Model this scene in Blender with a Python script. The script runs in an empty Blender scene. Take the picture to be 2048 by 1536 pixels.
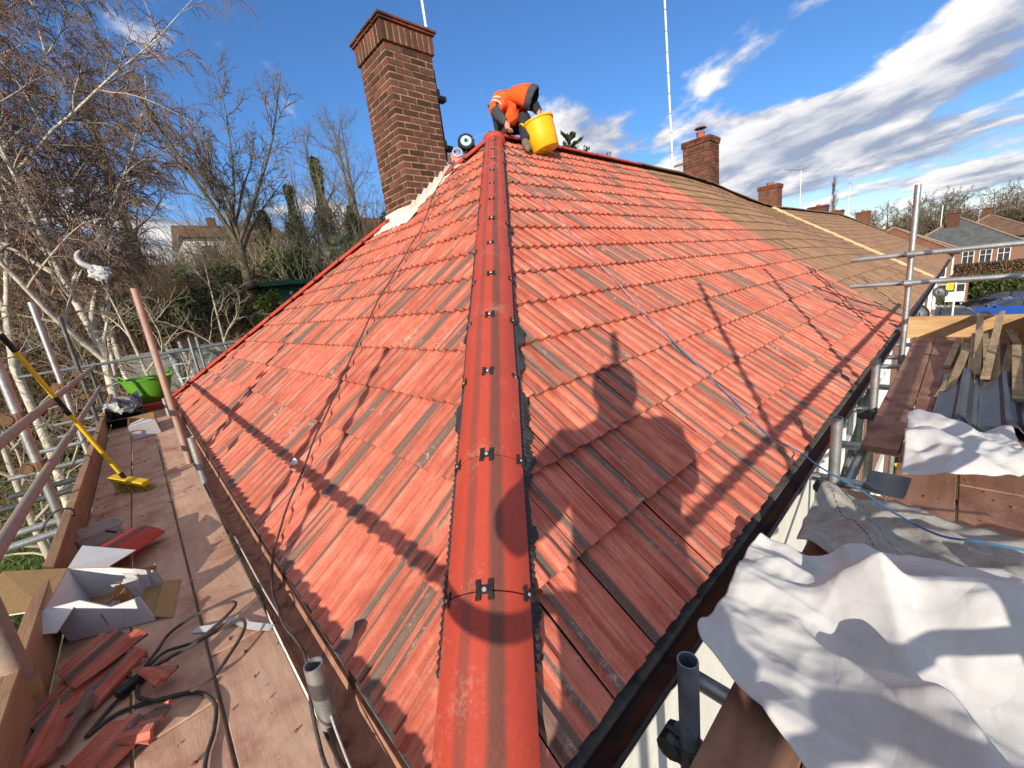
import bpy, bmesh, math, random
import numpy as np
from math import sin, cos, tan, pi, radians, sqrt, atan2
from mathutils import Vector, Matrix, Quaternion
S = bpy.context.scene
COL = S.collection
# ------------------------------------------------------------------ camera, sky, sun, exposure
CAM = Vector((-0.2523, -0.5275, 1.0575))
YAW, PIT, ROL = radians(48.389), radians(12.990), radians(-7.032)
fw = Vector((cos(YAW)*cos(PIT), sin(YAW)*cos(PIT), -sin(PIT)))
rt0 = Vector((sin(YAW), -cos(YAW), 0)); up0 = rt0.cross(fw)
rt = rt0*cos(ROL) + up0*sin(ROL); up = up0*cos(ROL) - rt0*sin(ROL)
cd = bpy.data.cameras.new('camera'); cam = bpy.data.objects.new('camera', cd); COL.objects.link(cam)
cd.sensor_width = 36; cd.lens = 14.342; cd.clip_start = .02; cd.clip_end = 3000
m = Matrix((rt, up, -fw)).transposed().to_4x4(); m.translation = CAM; cam.matrix_world = m
S.camera = cam
SAZ, SEL = radians(34.5), radians(18.0)            # azimuth the light travels to, elevation of the sun
sd = bpy.data.lights.new('sun', 'SUN'); sun = bpy.data.objects.new('sun', sd); COL.objects.link(sun)
sd.energy = 4.1; sd.angle = radians(.53); sd.color = (1, .90, .76)
ray = Vector((cos(SAZ)*cos(SEL), sin(SAZ)*cos(SEL), -sin(SEL)))
sun.rotation_euler = ray.to_track_quat('-Z', 'Y').to_euler(); sun.location = (-20, -14, 12)
vs = S.view_settings; vs.view_transform = 'Standard'; vs.look = 'None'; vs.exposure = .52; vs.gamma = 1; vs.use_curve_mapping = False
W = bpy.data.worlds.new('World'); S.world = W; W.use_nodes = True
wn = W.node_tree; wn.nodes.clear()

class G:                                            # tiny node-graph helper
    def __init__(s, nt): s.t = nt
    def n(s, ty, **kw):
        o = s.t.nodes.new(ty)
        for k, v in kw.items():
            if k.startswith('_'): setattr(o, k[1:], v)
        for k, v in kw.items():
            if k.startswith('_'): continue
            i = o.inputs[int(k[1:])] if (k[0] == 'i' and k[1:].isdigit()) else o.inputs[k.replace('__', ' ')]
            if isinstance(v, bpy.types.NodeSocket): s.t.links.new(v, i)
            else: i.default_value = v
        return o
    def m(s, op, a, b=0., c=0.):
        o = s.n('ShaderNodeMath', _operation=op, i0=a, i1=b, i2=c); return o.outputs[0]
    def vm(s, op, a, b=(0, 0, 0)):
        return s.n('ShaderNodeVectorMath', _operation=op, i0=a, i1=b).outputs[0]
    def noise(s, vec, scale, detail=3., rough=.55, out=0, dist=0.):
        o = s.n('ShaderNodeTexNoise', Scale=scale, Detail=detail, Roughness=rough, Distortion=dist)
        if vec is not None: s.t.links.new(vec, o.inputs['Vector'])
        return o.outputs[out]
    def ss(s, x, a, b):
        return s.n('ShaderNodeMapRange', _interpolation_type='SMOOTHSTEP', i0=x, i1=a, i2=b, i3=0., i4=1.).outputs[0]
    def mix(s, f, a, b, mode='MIX'):
        o = s.n('ShaderNodeMix', _data_type='RGBA', _blend_type=mode)
        for i, v in ((0, f), (6, a), (7, b)):
            if isinstance(v, bpy.types.NodeSocket): s.t.links.new(v, o.inputs[i])
            else: o.inputs[i].default_value = v if i == 0 else (*v[:3], 1)
        return o.outputs[2]
    def scale(s, vec, sc):
        return s.vm('MULTIPLY', vec, sc)

g = G(wn)
sky = g.n('ShaderNodeTexSky', _sky_type='NISHITA', _sun_disc=False, _sun_elevation=SEL, _sun_rotation=atan2(-cos(SAZ), -sin(SAZ)),
          _air_density=1.0, _dust_density=.15, _ozone_density=4.0, _altitude=0.)
dirv = g.n('ShaderNodeTexCoord').outputs['Generated']
sep = g.n('ShaderNodeSeparateXYZ', i0=dirv)
zz = g.m('ADD', g.m('MAXIMUM', sep.outputs[2], 0.0), .17)
pl = g.n('ShaderNodeCombineXYZ', i0=g.m('DIVIDE', sep.outputs[0], zz), i1=g.m('DIVIDE', sep.outputs[1], zz), i2=0.).outputs[0]
rot = g.n('ShaderNodeVectorRotate', _rotation_type='Z_AXIS', Vector=pl, Angle=radians(-62)).outputs[0]
st = g.scale(rot, (.78, 1.0, 1.))
st = g.vm('ADD', st, (26.6, 2.5, 0.))
def dens(v):
    big = g.noise(v, .66, 2., .5); mid = g.noise(v, 2.3, 9., .58, dist=.10)
    return g.m('ADD', g.m('MULTIPLY', big, .95), g.m('MULTIPLY', mid, .75))
d1 = dens(st); d2 = dens(g.vm('ADD', st, (.05, .12, 0)))
cov = g.m('MULTIPLY', g.ss(d1, .825, .925), g.ss(sep.outputs[2], -.01, .03))
lit = g.ss(g.m('SUBTRACT', d1, d2), -.10, .13)
thick = g.ss(d1, .95, 1.18)
ccol = g.mix(lit, (.30, .34, .45), (.98, .93, .88))
ccol = g.mix(g.m('MULTIPLY', thick, .70), ccol, (.36, .39, .49))
low = g.ss(sep.outputs[2], -.02, .10)
skyc = g.mix(1.0, sky.outputs[0], g.mix(g.ss(sep.outputs[2], .0, .28), (.84, .76, .80), (.50, .69, .88)), 'MULTIPLY')
final = g.mix(g.m('MULTIPLY', cov, .93), skyc, g.mix(1., ccol, (5.9, 5.9, 5.9), 'MULTIPLY'))
bg = g.n('ShaderNodeBackground', Color=final, Strength=.14)
wn.links.new(bg.outputs[0], g.n('ShaderNodeOutputWorld').inputs[0])

# ------------------------------------------------------------------ mesh helpers
def V(*a): return Vector(a)
class MB:
    def __init__(s): s.v = []; s.f = []; s.m = []
    def add(s, vs, fs, m=0):
        b = len(s.v); s.v += [tuple(x) for x in vs]; s.f += [tuple(i+b for i in q) for q in fs]; s.m += [m]*len(fs); return s
    def box(s, x0, x1, y0, y1, z0, z1, m=0):
        return s.add([(x0,y0,z0),(x1,y0,z0),(x1,y1,z0),(x0,y1,z0),(x0,y0,z1),(x1,y0,z1),(x1,y1,z1),(x0,y1,z1)],
                     [(3,2,1,0),(4,5,6,7),(0,1,5,4),(1,2,6,5),(2,3,7,6),(3,0,4,7)], m)
    def obox(s, c, ax, ay, az, m=0):
        c, ax, ay, az = Vector(c), Vector(ax), Vector(ay), Vector(az)
        vs = [c+ax*i+ay*j+az*k for k in (-1,1) for i, j in ((-1,-1),(1,-1),(1,1),(-1,1))]
        return s.add(vs, [(3,2,1,0),(4,5,6,7),(0,1,5,4),(1,2,6,5),(2,3,7,6),(3,0,4,7)], m)
    def beam(s, p, q, w, h, m=0, upv=(0,0,1)):
        p, q = Vector(p), Vector(q); d = (q-p); L = d.length; d.normalize()
        sx = d.cross(Vector(upv)).normalized(); sz = sx.cross(d)
        return s.obox((p+q)/2, d*L/2, sx*w/2, sz*h/2, m)
    def tube(s, p, q, r, r2=None, n=12, m=0, caps=True, hollow=False):
        p, q = Vector(p), Vector(q); r2 = r if r2 is None else r2
        d = (q-p).normalized(); a = d.orthogonal().normalized(); b = d.cross(a)
        cs = [(cos(2*pi*i/n), sin(2*pi*i/n)) for i in range(n)]
        vs = [p+a*(c*r)+b*(t*r) for c, t in cs] + [q+a*(c*r2)+b*(t*r2) for c, t in cs]
        fs = [(i, (i+1)%n, n+(i+1)%n, n+i) for i in range(n)]
        if hollow:
            k = .86; dep = d*min(.25, (q-p).length*.8)
            vs += [q+a*(c*r2*k)+b*(t*r2*k) for c, t in cs] + [q-dep+a*(c*r2*k)+b*(t*r2*k) for c, t in cs]
            fs += [(n+i, n+(i+1)%n, 2*n+(i+1)%n, 2*n+i) for i in range(n)] + [(2*n+i, 2*n+(i+1)%n, 3*n+(i+1)%n, 3*n+i) for i in range(n)]
            fs += [tuple(range(3*n, 4*n)), tuple(reversed(range(n)))]
        elif caps: fs += [tuple(reversed(range(n))), tuple(range(n, 2*n))]
        return s.add(vs, fs, m)
    def path(s, pts, r, n=7, m=0, closed=False, rs=None, sub=0):
        P = [Vector(x) for x in pts]
        if sub: P = crom(P, sub)
        N = len(P); rings = []; a = None
        for i in range(N):
            d = (P[min(i+1, N-1)]-P[max(i-1, 0)]).normalized()
            if a is None: a = d.orthogonal().normalized()
            a = (a - d*a.dot(d)).normalized(); b = d.cross(a)
            rr = r if rs is None else np.interp(i/(N-1), np.linspace(0, 1, len(rs)), rs)
            rings.append([P[i]+a*(cos(2*pi*k/n)*rr)+b*(sin(2*pi*k/n)*rr) for k in range(n)])
        vs = [x for q in rings for x in q]
        fs = [(i*n+k, i*n+(k+1)%n, (i+1)*n+(k+1)%n, (i+1)*n+k) for i in range(N-1) for k in range(n)]
        fs += [tuple(reversed(range(n))), tuple(range((N-1)*n, N*n))]
        return s.add(vs, fs, m)
    def lathe(s, prof, n=24, mat=None, m=0):
        mat = mat or Matrix(); vs = [mat @ Vector((r*cos(2*pi*i/n), r*sin(2*pi*i/n), h)) for r, h in prof for i in range(n)]
        fs = [(j*n+i, j*n+(i+1)%n, (j+1)*n+(i+1)%n, (j+1)*n+i) for j in range(len(prof)-1) for i in range(n)]
        return s.add(vs, fs, m)
    def prism(s, poly, ax, m=0):                    # polygon (3d points) extruded by ax
        n = len(poly); P = [Vector(p) for p in poly]; ax = Vector(ax)
        vs = P + [p+ax for p in P]
        return s.add(vs, [tuple(reversed(range(n))), tuple(range(n, 2*n))] + [(i, (i+1)%n, n+(i+1)%n, n+i) for i in range(n)], m)
    def build(s, name, mats, parent=None, smooth=False, bevel=0., sub=0, recalc=True):
        me = bpy.data.meshes.new(name); me.from_pydata(s.v, [], s.f)
        for mt in (mats if isinstance(mats, (list, tuple)) else [mats]): me.materials.append(mt)
        if any(s.m): me.polygons.foreach_set('material_index', s.m)
        if recalc:
            bm = bmesh.new(); bm.from_mesh(me); bmesh.ops.recalc_face_normals(bm, faces=bm.faces); bm.to_mesh(me); bm.free()
        if smooth: shade(me, smooth)
        o = obj(name, me, parent)
        if bevel:
            b = o.modifiers.new('bevel', 'BEVEL'); b.width = bevel; b.segments = 2; b.limit_method = 'ANGLE'
        if sub:
            b = o.modifiers.new('sub', 'SUBSURF'); b.levels = b.render_levels = sub
        return o
def shade(me, ang=True):
    me.polygons.foreach_set('use_smooth', [True]*len(me.polygons))
    if ang is not True: me.set_sharp_from_angle(angle=radians(ang))
def crom(P, k):
    out = []; N = len(P)
    for i in range(N-1):
        p0, p1, p2, p3 = P[max(i-1,0)], P[i], P[i+1], P[min(i+2,N-1)]
        for j in range(k):
            t = j/k; out.append(.5*((2*p1)+(p2-p0)*t+(2*p0-5*p1+4*p2-p3)*t*t+(3*p1-p0-3*p2+p3)*t**3))
    return out+[P[-1]]
def obj(name, me, parent=None):
    o = bpy.data.objects.new(name, me); COL.objects.link(o); par(o, parent); return o
def par(o, parent):
    if parent is not None:
        o.parent = parent
        q = parent; L = Vector((0,0,0))
        while q is not None: L += q.location; q = q.parent
        o.matrix_parent_inverse = Matrix.Translation(-L) if parent.parent is None else Matrix()
def tag(o, label=None, cat=None, group=None, kind=None):
    if label: o['label'] = label
    if cat: o['category'] = cat
    if group: o['group'] = group
    if kind: o['kind'] = kind
    return o
def thing(name, label, cat, loc=(0,0,0), group=None):
    o = bpy.data.objects.new(name, None); COL.objects.link(o); o.location = loc; o.empty_display_size = .1
    return tag(o, label, cat, group)
def raw(name, v, f, mats, parent=None, smooth=False):
    me = bpy.data.meshes.new(name); me.from_pydata([tuple(x) for x in v], [], f)
    for mt in (mats if isinstance(mats, (list, tuple)) else [mats]): me.materials.append(mt)
    if smooth: shade(me, smooth)
    return obj(name, me, parent)

# ------------------------------------------------------------------ materials
def newmat(name):
    m = bpy.data.materials.new(name); m.use_nodes = True; nt = m.node_tree; nt.nodes.clear()
    g = G(nt); b = g.n('ShaderNodeBsdfPrincipled'); o = g.n('ShaderNodeOutputMaterial'); nt.links.new(b.outputs[0], o.inputs[0])
    return m, g, b
def setb(g, b, col, rough=.7, metal=0., h=None, hs=.01, spec=.3):
    for k, v in (('Base Color', col), ('Roughness', rough), ('Metallic', metal), ('Specular IOR Level', spec)):
        if isinstance(v, bpy.types.NodeSocket): g.t.links.new(v, b.inputs[k])
        else: b.inputs[k].default_value = (*v[:3], 1) if k == 'Base Color' else v
    if h is not None:
        bp = g.n('ShaderNodeBump', Height=h, Distance=hs, Strength=1.); g.t.links.new(bp.outputs[0], b.inputs['Normal'])
def pm(name, c1, c2, scale=8., rough=.75, metal=0., bump=.004, stretch=(1,1,1), dirt=None, dirtamt=.4, spec=.3, contrast=(.35,.65), objrand=0.):
    m, g, b = newmat(name)
    co = g.n('ShaderNodeTexCoord').outputs['Object']; v = g.scale(co, stretch)
    n1 = g.noise(v, scale, 5., .6); n2 = g.noise(v, scale*7, 4., .65)
    c = g.mix(g.ss(g.m('ADD', g.m('MULTIPLY', n1, .7), g.m('MULTIPLY', n2, .3)), *contrast), c1, c2)
    if dirt is not None:
        c = g.mix(g.m('MULTIPLY', g.ss(g.noise(co, scale*.6, 6., .7), 1-dirtamt-.12, 1-dirtamt+.16), .9), c, dirt)
    if objrand:
        r = g.n('ShaderNodeObjectInfo').outputs['Random']
        hsv = g.n('ShaderNodeHueSaturation', Color=c, Value=g.m('ADD', 1-objrand/2, g.m('MULTIPLY', r, objrand))); c = hsv.outputs[0]
    setb(g, b, c, rough, metal, n2 if bump else None, bump, spec)
    return m
def tilemat(name, red1, red2, dark, pale, darkth=.565, uvs=(5.2, .22), dust=.5):
    m, g, b = newmat(name)
    uv = g.n('ShaderNodeUVMap', _uv_map='UVMap').outputs[0]; s = g.n('ShaderNodeSeparateXYZ', i0=uv); u, v = s.outputs[0], s.outputs[1]
    rn = g.n('ShaderNodeAttribute', _attribute_name='rnd').outputs['Fac']
    geo = g.n('ShaderNodeNewGeometry').outputs['Position']
    fine = g.noise(geo, 55., 5., .7); med = g.noise(geo, 9., 4., .6)
    vec = g.n('ShaderNodeCombineXYZ', i0=g.m('ADD', g.m('MULTIPLY', u, uvs[0]), g.m('MULTIPLY', rn, 37.3)), i1=g.m('ADD', g.m('MULTIPLY', v, uvs[1]), g.m('MULTIPLY', rn, 17.)), i2=g.m('MULTIPLY', rn, 91.)).outputs[0]
    sn = g.noise(vec, 1., 1.2, .4)
    sn = g.m('ADD', sn, g.m('MULTIPLY', g.m('SUBTRACT', fine, .5), .10))
    sn = g.m('ADD', sn, g.m('MULTIPLY', g.m('SUBTRACT', med, .5), .10))
    vec2 = g.n('ShaderNodeCombineXYZ', i0=g.m('MULTIPLY', u, 13.), i1=g.m('MULTIPLY', v, 1.6), i2=g.m('MULTIPLY', rn, 53.)).outputs[0]
    str2 = g.noise(vec2, 1., 4., .65)
    base = g.mix(g.ss(g.m('ADD', g.m('MULTIPLY', str2, .6), g.m('MULTIPLY', med, .4)), .36, .66), red1, red2)
    tone = g.n('ShaderNodeHueSaturation', Color=base, Value=g.m('ADD', .86, g.m('MULTIPLY', rn, .28))).outputs[0]
    dk = g.m('MULTIPLY', g.ss(sn, darkth-.01, darkth+.065), g.m('ADD', .55, g.m('MULTIPLY', str2, .75)))
    col = g.mix(dk, tone, g.mix(fine, dark, [c*1.7 for c in dark]))
    pa = g.m('MULTIPLY', g.ss(g.m('ADD', g.m('MULTIPLY', str2, .5), g.m('MULTIPLY', g.noise(geo, 21., 5., .72), .5)), .58, .70), dust)
    col = g.mix(pa, col, pale)
    sc_ = g.m('MULTIPLY', g.ss(g.m('ADD', g.m('MULTIPLY', g.noise(geo, 34., 6., .78), .6), g.m('MULTIPLY', g.noise(geo, 3.5, 3., .6), .4)), .56, .66), g.m('ADD', .18, g.m('MULTIPLY', dk, .55)))
    col = g.mix(sc_, col, [min(1, c*1.05) for c in pale])
    h = g.m('ADD', g.m('MULTIPLY', fine, .6), g.m('MULTIPLY', str2, .4))
    col = g.n('ShaderNodeHueSaturation', Color=col, Value=g.m('ADD', .74, g.m('MULTIPLY', g.noise(geo, 160., 3., .7), .52))).outputs[0]
    setb(g, b, col, .66, 0., h, .004, .3)
    return m
M = {}
M['tile'] = tilemat('red_concrete', (.45,.100,.060), (.67,.215,.138), (.105,.080,.063), (.72,.52,.40), darkth=.532, uvs=(6.0,.24), dust=.62)
M['tilebrown'] = tilemat('brown_concrete', (.23,.125,.068), (.33,.195,.110), (.075,.046,.028), (.46,.32,.19), darkth=.60, dust=.35)
M['hip'] = tilemat('red_hip', (.38,.052,.030), (.47,.075,.042), (.085,.045,.035), (.62,.34,.24), uvs=(1.0,.0), dust=.30)
M['hipbrown'] = tilemat('brown_hip', (.17,.09,.055), (.26,.155,.095), (.07,.05,.035), (.45,.38,.28), dust=.6)
M['brick'] = pm('chimney_brick', (.105,.034,.023), (.185,.062,.036), 9., .85, bump=.006, dirt=(.05,.042,.022), dirtamt=.46, objrand=.85)
M['mortar'] = pm('mortar', (.42,.30,.205), (.30,.22,.15), 12., .95, bump=.006, dirt=(.12,.09,.06), dirtamt=.5)
M['lead'] = pm('stained_lead', (.74,.72,.64), (.52,.50,.44), 14., .55, bump=.004, stretch=(1,1,.35), dirt=(.42,.38,.20), dirtamt=.38)
M['black'] = pm('black_plastic', (.012,.012,.013), (.03,.03,.032), 20., .42, bump=.001)
M['rubber'] = pm('hip_roll_foil', (.014,.015,.017), (.035,.037,.04), 40., .35, bump=.002, spec=.6)
M['gutter'] = pm('brown_gutter', (.020,.015,.013), (.04,.028,.022), 10., .45, bump=.001, dirt=(.13,.045,.030), dirtamt=.55)
M['gutterdust'] = pm('dusty_gutter', (.46,.235,.15), (.34,.16,.10), 22., .9, bump=.004, dirt=(.05,.035,.03), dirtamt=.42)
M['eaves'] = pm('eaves_strip', (.10,.095,.085), (.17,.155,.13), 18., .7, bump=.002, dirt=(.05,.03,.025), dirtamt=.4)
M['steel'] = pm('galvanised_tube', (.30,.31,.31), (.46,.47,.46), 7., .48, .75, .0015, dirt=(.20,.15,.11), dirtamt=.36, spec=.5)
M['steeldusty'] = pm('dusty_tube', (.36,.28,.22), (.26,.22,.19), 9., .7, .25, .002, dirt=(.42,.22,.15), dirtamt=.45)
M['steeldark'] = pm('dark_tube', (.06,.07,.075), (.13,.14,.14), 7., .5, .6, .0015, dirt=(.12,.09,.07), dirtamt=.36)
M['steelred'] = pm('pink_dusty_tube', (.36,.22,.17), (.44,.31,.25), 5., .65, .3, .0015, dirt=(.48,.13,.12), dirtamt=.30)
M['rust'] = pm('rusty_coupler', (.16,.09,.05), (.28,.17,.09), 30., .75, .4, .003)
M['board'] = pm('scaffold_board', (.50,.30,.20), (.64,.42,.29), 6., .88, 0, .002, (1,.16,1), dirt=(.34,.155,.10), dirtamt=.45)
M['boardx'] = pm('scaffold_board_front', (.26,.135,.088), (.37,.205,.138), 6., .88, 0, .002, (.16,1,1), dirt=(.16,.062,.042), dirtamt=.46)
M['toe'] = pm('toe_board', (.24,.135,.075), (.38,.225,.125), 5., .85, 0, .004, (1,.08,1), dirt=(.16,.075,.045), dirtamt=.4)
M['pine'] = pm('fresh_pine', (.52,.32,.14), (.64,.43,.21), 5., .8, 0, .003, (1,.10,1), dirt=(.34,.20,.10), dirtamt=.30)
M['batten'] = pm('weathered_batten', (.28,.20,.11), (.44,.33,.19), 9., .85, 0, .004, (.12,1,1), dirt=(.10,.065,.04), dirtamt=.40, objrand=.5)
M['render'] = pm('white_render', (.78,.76,.70), (.70,.68,.61), 5., .9, 0, .004, dirt=(.55,.52,.45), dirtamt=.3)
M['white'] = pm('white_paint', (.80,.80,.78), (.72,.72,.70), 5., .5, 0, .001)
M['offwhite'] = pm('off_white_wall', (.70,.68,.62), (.60,.58,.52), 2., .9, 0, .004)
M['glass'] = pm('dark_glass', (.03,.035,.04), (.06,.065,.07), 3., .08, 0, 0, spec=.6)
M['orange'] = pm('hi_vis_orange', (.86,.125,.022), (.74,.085,.015), 7., .85, 0, .0012)
M['silver'] = pm('reflective_strip', (.62,.55,.45), (.50,.45,.38), 20., .5, 0, .001)
M['darkcloth'] = pm('dark_cloth', (.020,.022,.028), (.035,.037,.045), 20., .9, 0, .001)
M['greycloth'] = pm('grey_cloth', (.062,.068,.080), (.042,.046,.055), 20., .9, 0, .001)
M['skin'] = pm('skin', (.52,.27,.19), (.46,.22,.15), 20., .55, 0, .001)
M['yellow'] = pm('yellow_rubber', (.86,.46,.010), (.80,.42,.012), 6., .5, 0, .001, dirt=(.72,.42,.10), dirtamt=.20)
M['broomyellow'] = pm('yellow_handle', (.75,.50,.02), (.68,.45,.02), 6., .4, 0, .0005)
M['bristle'] = pm('bristles', (.50,.36,.05), (.36,.25,.05), 60., .8, 0, .004, (1,1,.1))
M['green'] = pm('green_rubber', (.11,.30,.022), (.09,.25,.02), 6., .5, 0, .001, dirt=(.30,.40,.20), dirtamt=.2)
M['card'] = pm('cardboard', (.42,.27,.12), (.36,.225,.095), 30., .9, 0, .002, (1,1,1))
M['paper'] = pm('white_card', (.64,.64,.64), (.58,.58,.59), 8., .7, 0, .001, dirt=(.55,.45,.38), dirtamt=.22)
M['membrane'] = pm('white_membrane', (.53,.525,.515), (.47,.465,.46), 9., .62, 0, .0012, dirt=(.42,.35,.30), dirtamt=.33)
M['membranegrey'] = pm('grey_membrane', (.26,.243,.212), (.36,.34,.30), 18., .8, 0, .001, dirt=(.17,.145,.12), dirtamt=.40)
M['greyplastic'] = pm('dark_grey_plastic', (.030,.033,.040), (.050,.054,.062), 7., .38, 0, .001, dirt=(.16,.14,.13), dirtamt=.28, spec=.5)
M['blue'] = pm('blue_rope', (.05,.16,.32), (.07,.21,.38), 40., .6, 0, .001)
M['lilac'] = pm('faded_line', (.30,.27,.42), (.40,.30,.38), 30., .7, 0, .001)
M['cable'] = pm('dusty_cable', (.035,.032,.03), (.09,.075,.065), 20., .7, 0, .001)
M['whitecable'] = pm('white_cable', (.55,.52,.48), (.45,.42,.38), 20., .6, 0, .001)
M['soil'] = pm('soil', (.10,.065,.035), (.16,.105,.06), 1.2, .95, 0, .03)
M['asphalt'] = pm('asphalt', (.045,.045,.047), (.07,.068,.066), 3., .9, 0, .004)
M['paving'] = pm('paving', (.24,.20,.17), (.30,.26,.22), 2., .9, 0, .004)
M['birch'] = pm('birch_bark', (.66,.60,.50), (.50,.45,.37), 3., .8, 0, .006, (1,1,3.), dirt=(.05,.04,.035), dirtamt=.36)
M['birchlimb'] = pm('birch_limb', (.50,.43,.33), (.36,.30,.22), 5., .8, 0, .003, dirt=(.10,.07,.05), dirtamt=.34)
M['twig'] = pm('birch_twig', (.19,.125,.095), (.28,.195,.15), 2., .85, 0, 0)
M['bark'] = pm('oak_bark', (.095,.075,.045), (.16,.135,.085), 3., .9, 0, .012, (1,1,.4), dirt=(.12,.13,.05), dirtamt=.35)
M['oaktwig'] = pm('oak_twig', (.13,.10,.065), (.20,.155,.10), 1., .9, 0, 0)
M['paletwig'] = pm('pale_stem', (.30,.26,.16), (.42,.37,.24), 1., .9, 0, 0)
M['bramble'] = pm('bramble_stem', (.14,.085,.05), (.22,.14,.085), .8, .9, 0, 0)
def leafmat(name, c1, c2, sc=1.2, trans=.25):
    m, g, b = newmat(name); geo = g.n('ShaderNodeNewGeometry')
    n = g.noise(geo.outputs['Position'], sc, 3., .6); r = geo.outputs['Random Per Island']
    c = g.mix(g.ss(g.m('ADD', g.m('MULTIPLY', n, .6), g.m('MULTIPLY', r, .4)), .3, .7), c1, c2); setb(g, b, c, .6, 0., None, 0, .35)
    b.inputs['Transmission Weight'].default_value = 0; b.inputs['Subsurface Weight'].default_value = 0
    return m
M['ivy'] = leafmat('ivy_leaf', (.022,.036,.010), (.065,.090,.025))
M['conifer'] = leafmat('conifer_leaf', (.016,.030,.012), (.045,.065,.022))
M['hedge'] = leafmat('hedge_leaf', (.035,.060,.012), (.10,.125,.030))
M['bamboo'] = leafmat('bamboo_leaf', (.07,.11,.015), (.16,.20,.04))
M['palm'] = leafmat('palm_leaf', (.08,.11,.04), (.20,.22,.11))
M['drygrass'] = leafmat('dry_leaf', (.12,.095,.04), (.24,.18,.08))
M['brownbush'] = leafmat('brown_bush', (.10,.062,.034), (.17,.11,.06))
M['steelblue'] = pm('blue_tinted_tube', (.11,.15,.21), (.20,.24,.27), 9., .5, .5, .0015, dirt=(.13,.11,.10), dirtamt=.35)
M['steelgrey'] = pm('grey_tube', (.20,.22,.23), (.28,.30,.31), 7., .5, .6, .0015)
M['pine2'] = pm('fresh_pine_board', (.40,.235,.10), (.60,.40,.20), 9., .8, 0, .003, (1,.07,1), dirt=(.24,.13,.06), dirtamt=.36)
M['toe2'] = pm('front_toe_board', (.20,.125,.08), (.30,.19,.12), 5., .85, 0, .004, (.08,1,1))
M['tilecrumb'] = pm('tile_crumb', (.30,.075,.045), (.20,.06,.04), 30., .9, 0, 0)
M['ivyplain'] = pm('hedge_core', (.02,.03,.01), (.04,.05,.015), 2., .9, 0, .02)
M['fencewood'] = pm('fence_wood', (.20,.17,.12), (.28,.24,.17), 3., .9, 0, .004, (1,1,.2))
M['drygrass2'] = leafmat('far_undergrowth', (.045,.042,.02), (.09,.075,.04), .05)
def creased(m, sc=4.5, amt=.02):
    nt = m.node_tree; g = G(nt); b = nt.nodes['Principled BSDF']; co = g.n('ShaderNodeTexCoord').outputs['Object']
    w = g.vm('ADD', co, g.scale(g.noise(co, 2.2, 2., .5, out=1), (.35,.35,.35)))
    def ridge(s_):
        v = g.n('ShaderNodeTexVoronoi', _feature='DISTANCE_TO_EDGE', Vector=w, Scale=s_).outputs['Distance']; return g.m('MINIMUM', v, .22)
    h = g.m('ADD', g.m('MULTIPLY', ridge(sc), 1.), g.m('MULTIPLY', ridge(sc*2.7), .35)); h = g.m('ADD', h, g.m('MULTIPLY', g.noise(co, 90., 2., .5), .012))
    bp = g.n('ShaderNodeBump', Height=h, Distance=amt, Strength=.75); nt.links.new(bp.outputs[0], b.inputs['Normal'])
creased(M['membrane'], 3.6, .018); creased(M['membranegrey'], 4.5, .012)
def dashed(m, p, q, offs, pitch=.024, w=.0016):
    """two rows of printed dashes along the line p-q"""
    nt = m.node_tree; g = G(nt); b = nt.nodes['Principled BSDF']; old = b.inputs['Base Color'].links[0].from_socket
    s = g.n('ShaderNodeSeparateXYZ', i0=g.n('ShaderNodeTexCoord').outputs['Object']); d = Vector((q[0]-p[0], q[1]-p[1])).normalized()
    al = g.m('ADD', g.m('MULTIPLY', g.m('SUBTRACT', s.outputs[0], p[0]), d.x), g.m('MULTIPLY', g.m('SUBTRACT', s.outputs[1], p[1]), d.y))
    ac = g.m('ADD', g.m('MULTIPLY', g.m('SUBTRACT', s.outputs[0], p[0]), -d.y), g.m('MULTIPLY', g.m('SUBTRACT', s.outputs[1], p[1]), d.x))
    on = g.m('LESS_THAN', g.m('FRACT', g.m('DIVIDE', al, pitch)), .62); mk = None
    for o in offs:
        l = g.m('LESS_THAN', g.m('ABSOLUTE', g.m('SUBTRACT', ac, o)), w); mk = l if mk is None else g.m('MAXIMUM', mk, l)
    nt.links.new(g.mix(g.m('MULTIPLY', on, mk), old, (.02,.02,.02)), b.inputs['Base Color'])
dashed(M['membranegrey'], (1.88,-.255), (1.41,-.49), (0., -.075))
# ------------------------------------------------------------------ terrain and road
A = 3.864; PT = radians(37.73); CP, SP = cos(PT), sin(PT); H = A*tan(PT); WD = 2*A; GA = .309; TW = .207; XP = 7.45
rng = random.Random(7); nr = np.random.default_rng(5)
def sst(x, a, b):
    t = np.clip((np.asarray(x, float)-a)/(b-a), 0, 1); return t*t*(3-2*t)
def ground(x, y):
    f = np.interp(y, [-200, 10.5, 13, 20, 26, 40, 60, 120, 400], [-5, -4.7, -3.5, .7, 2.4, 5.0, 8.3, 13, 20])
    k = 1-sst(x, 26, 60)
    far = 4.5*sst(x, 85, 170) + 9*sst(x, 170, 600)
    return -5 + (f+5)*k + far*(1-.3*k)
def gz(x, y): return float(ground(x, y))
xs = np.unique(np.concatenate([np.linspace(-60, 60, 97), np.linspace(60, 900, 40), np.linspace(-900, -60, 25)]))
ys = np.unique(np.concatenate([np.linspace(-30, 70, 101), np.linspace(70, 900, 30), np.linspace(-900, -30, 25)]))
XX, YY = np.meshgrid(xs, ys); ZZ = ground(XX, YY) + .10*np.sin(XX*1.7+YY*.6)*np.cos(YY*1.3-XX*.4)*(YY > 9)
vv = np.stack([XX, YY, ZZ], -1).reshape(-1, 3); nx = len(xs)
ff = [(j*nx+i, j*nx+i+1, (j+1)*nx+i+1, (j+1)*nx+i) for j in range(len(ys)-1) for i in range(nx-1)]
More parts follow.
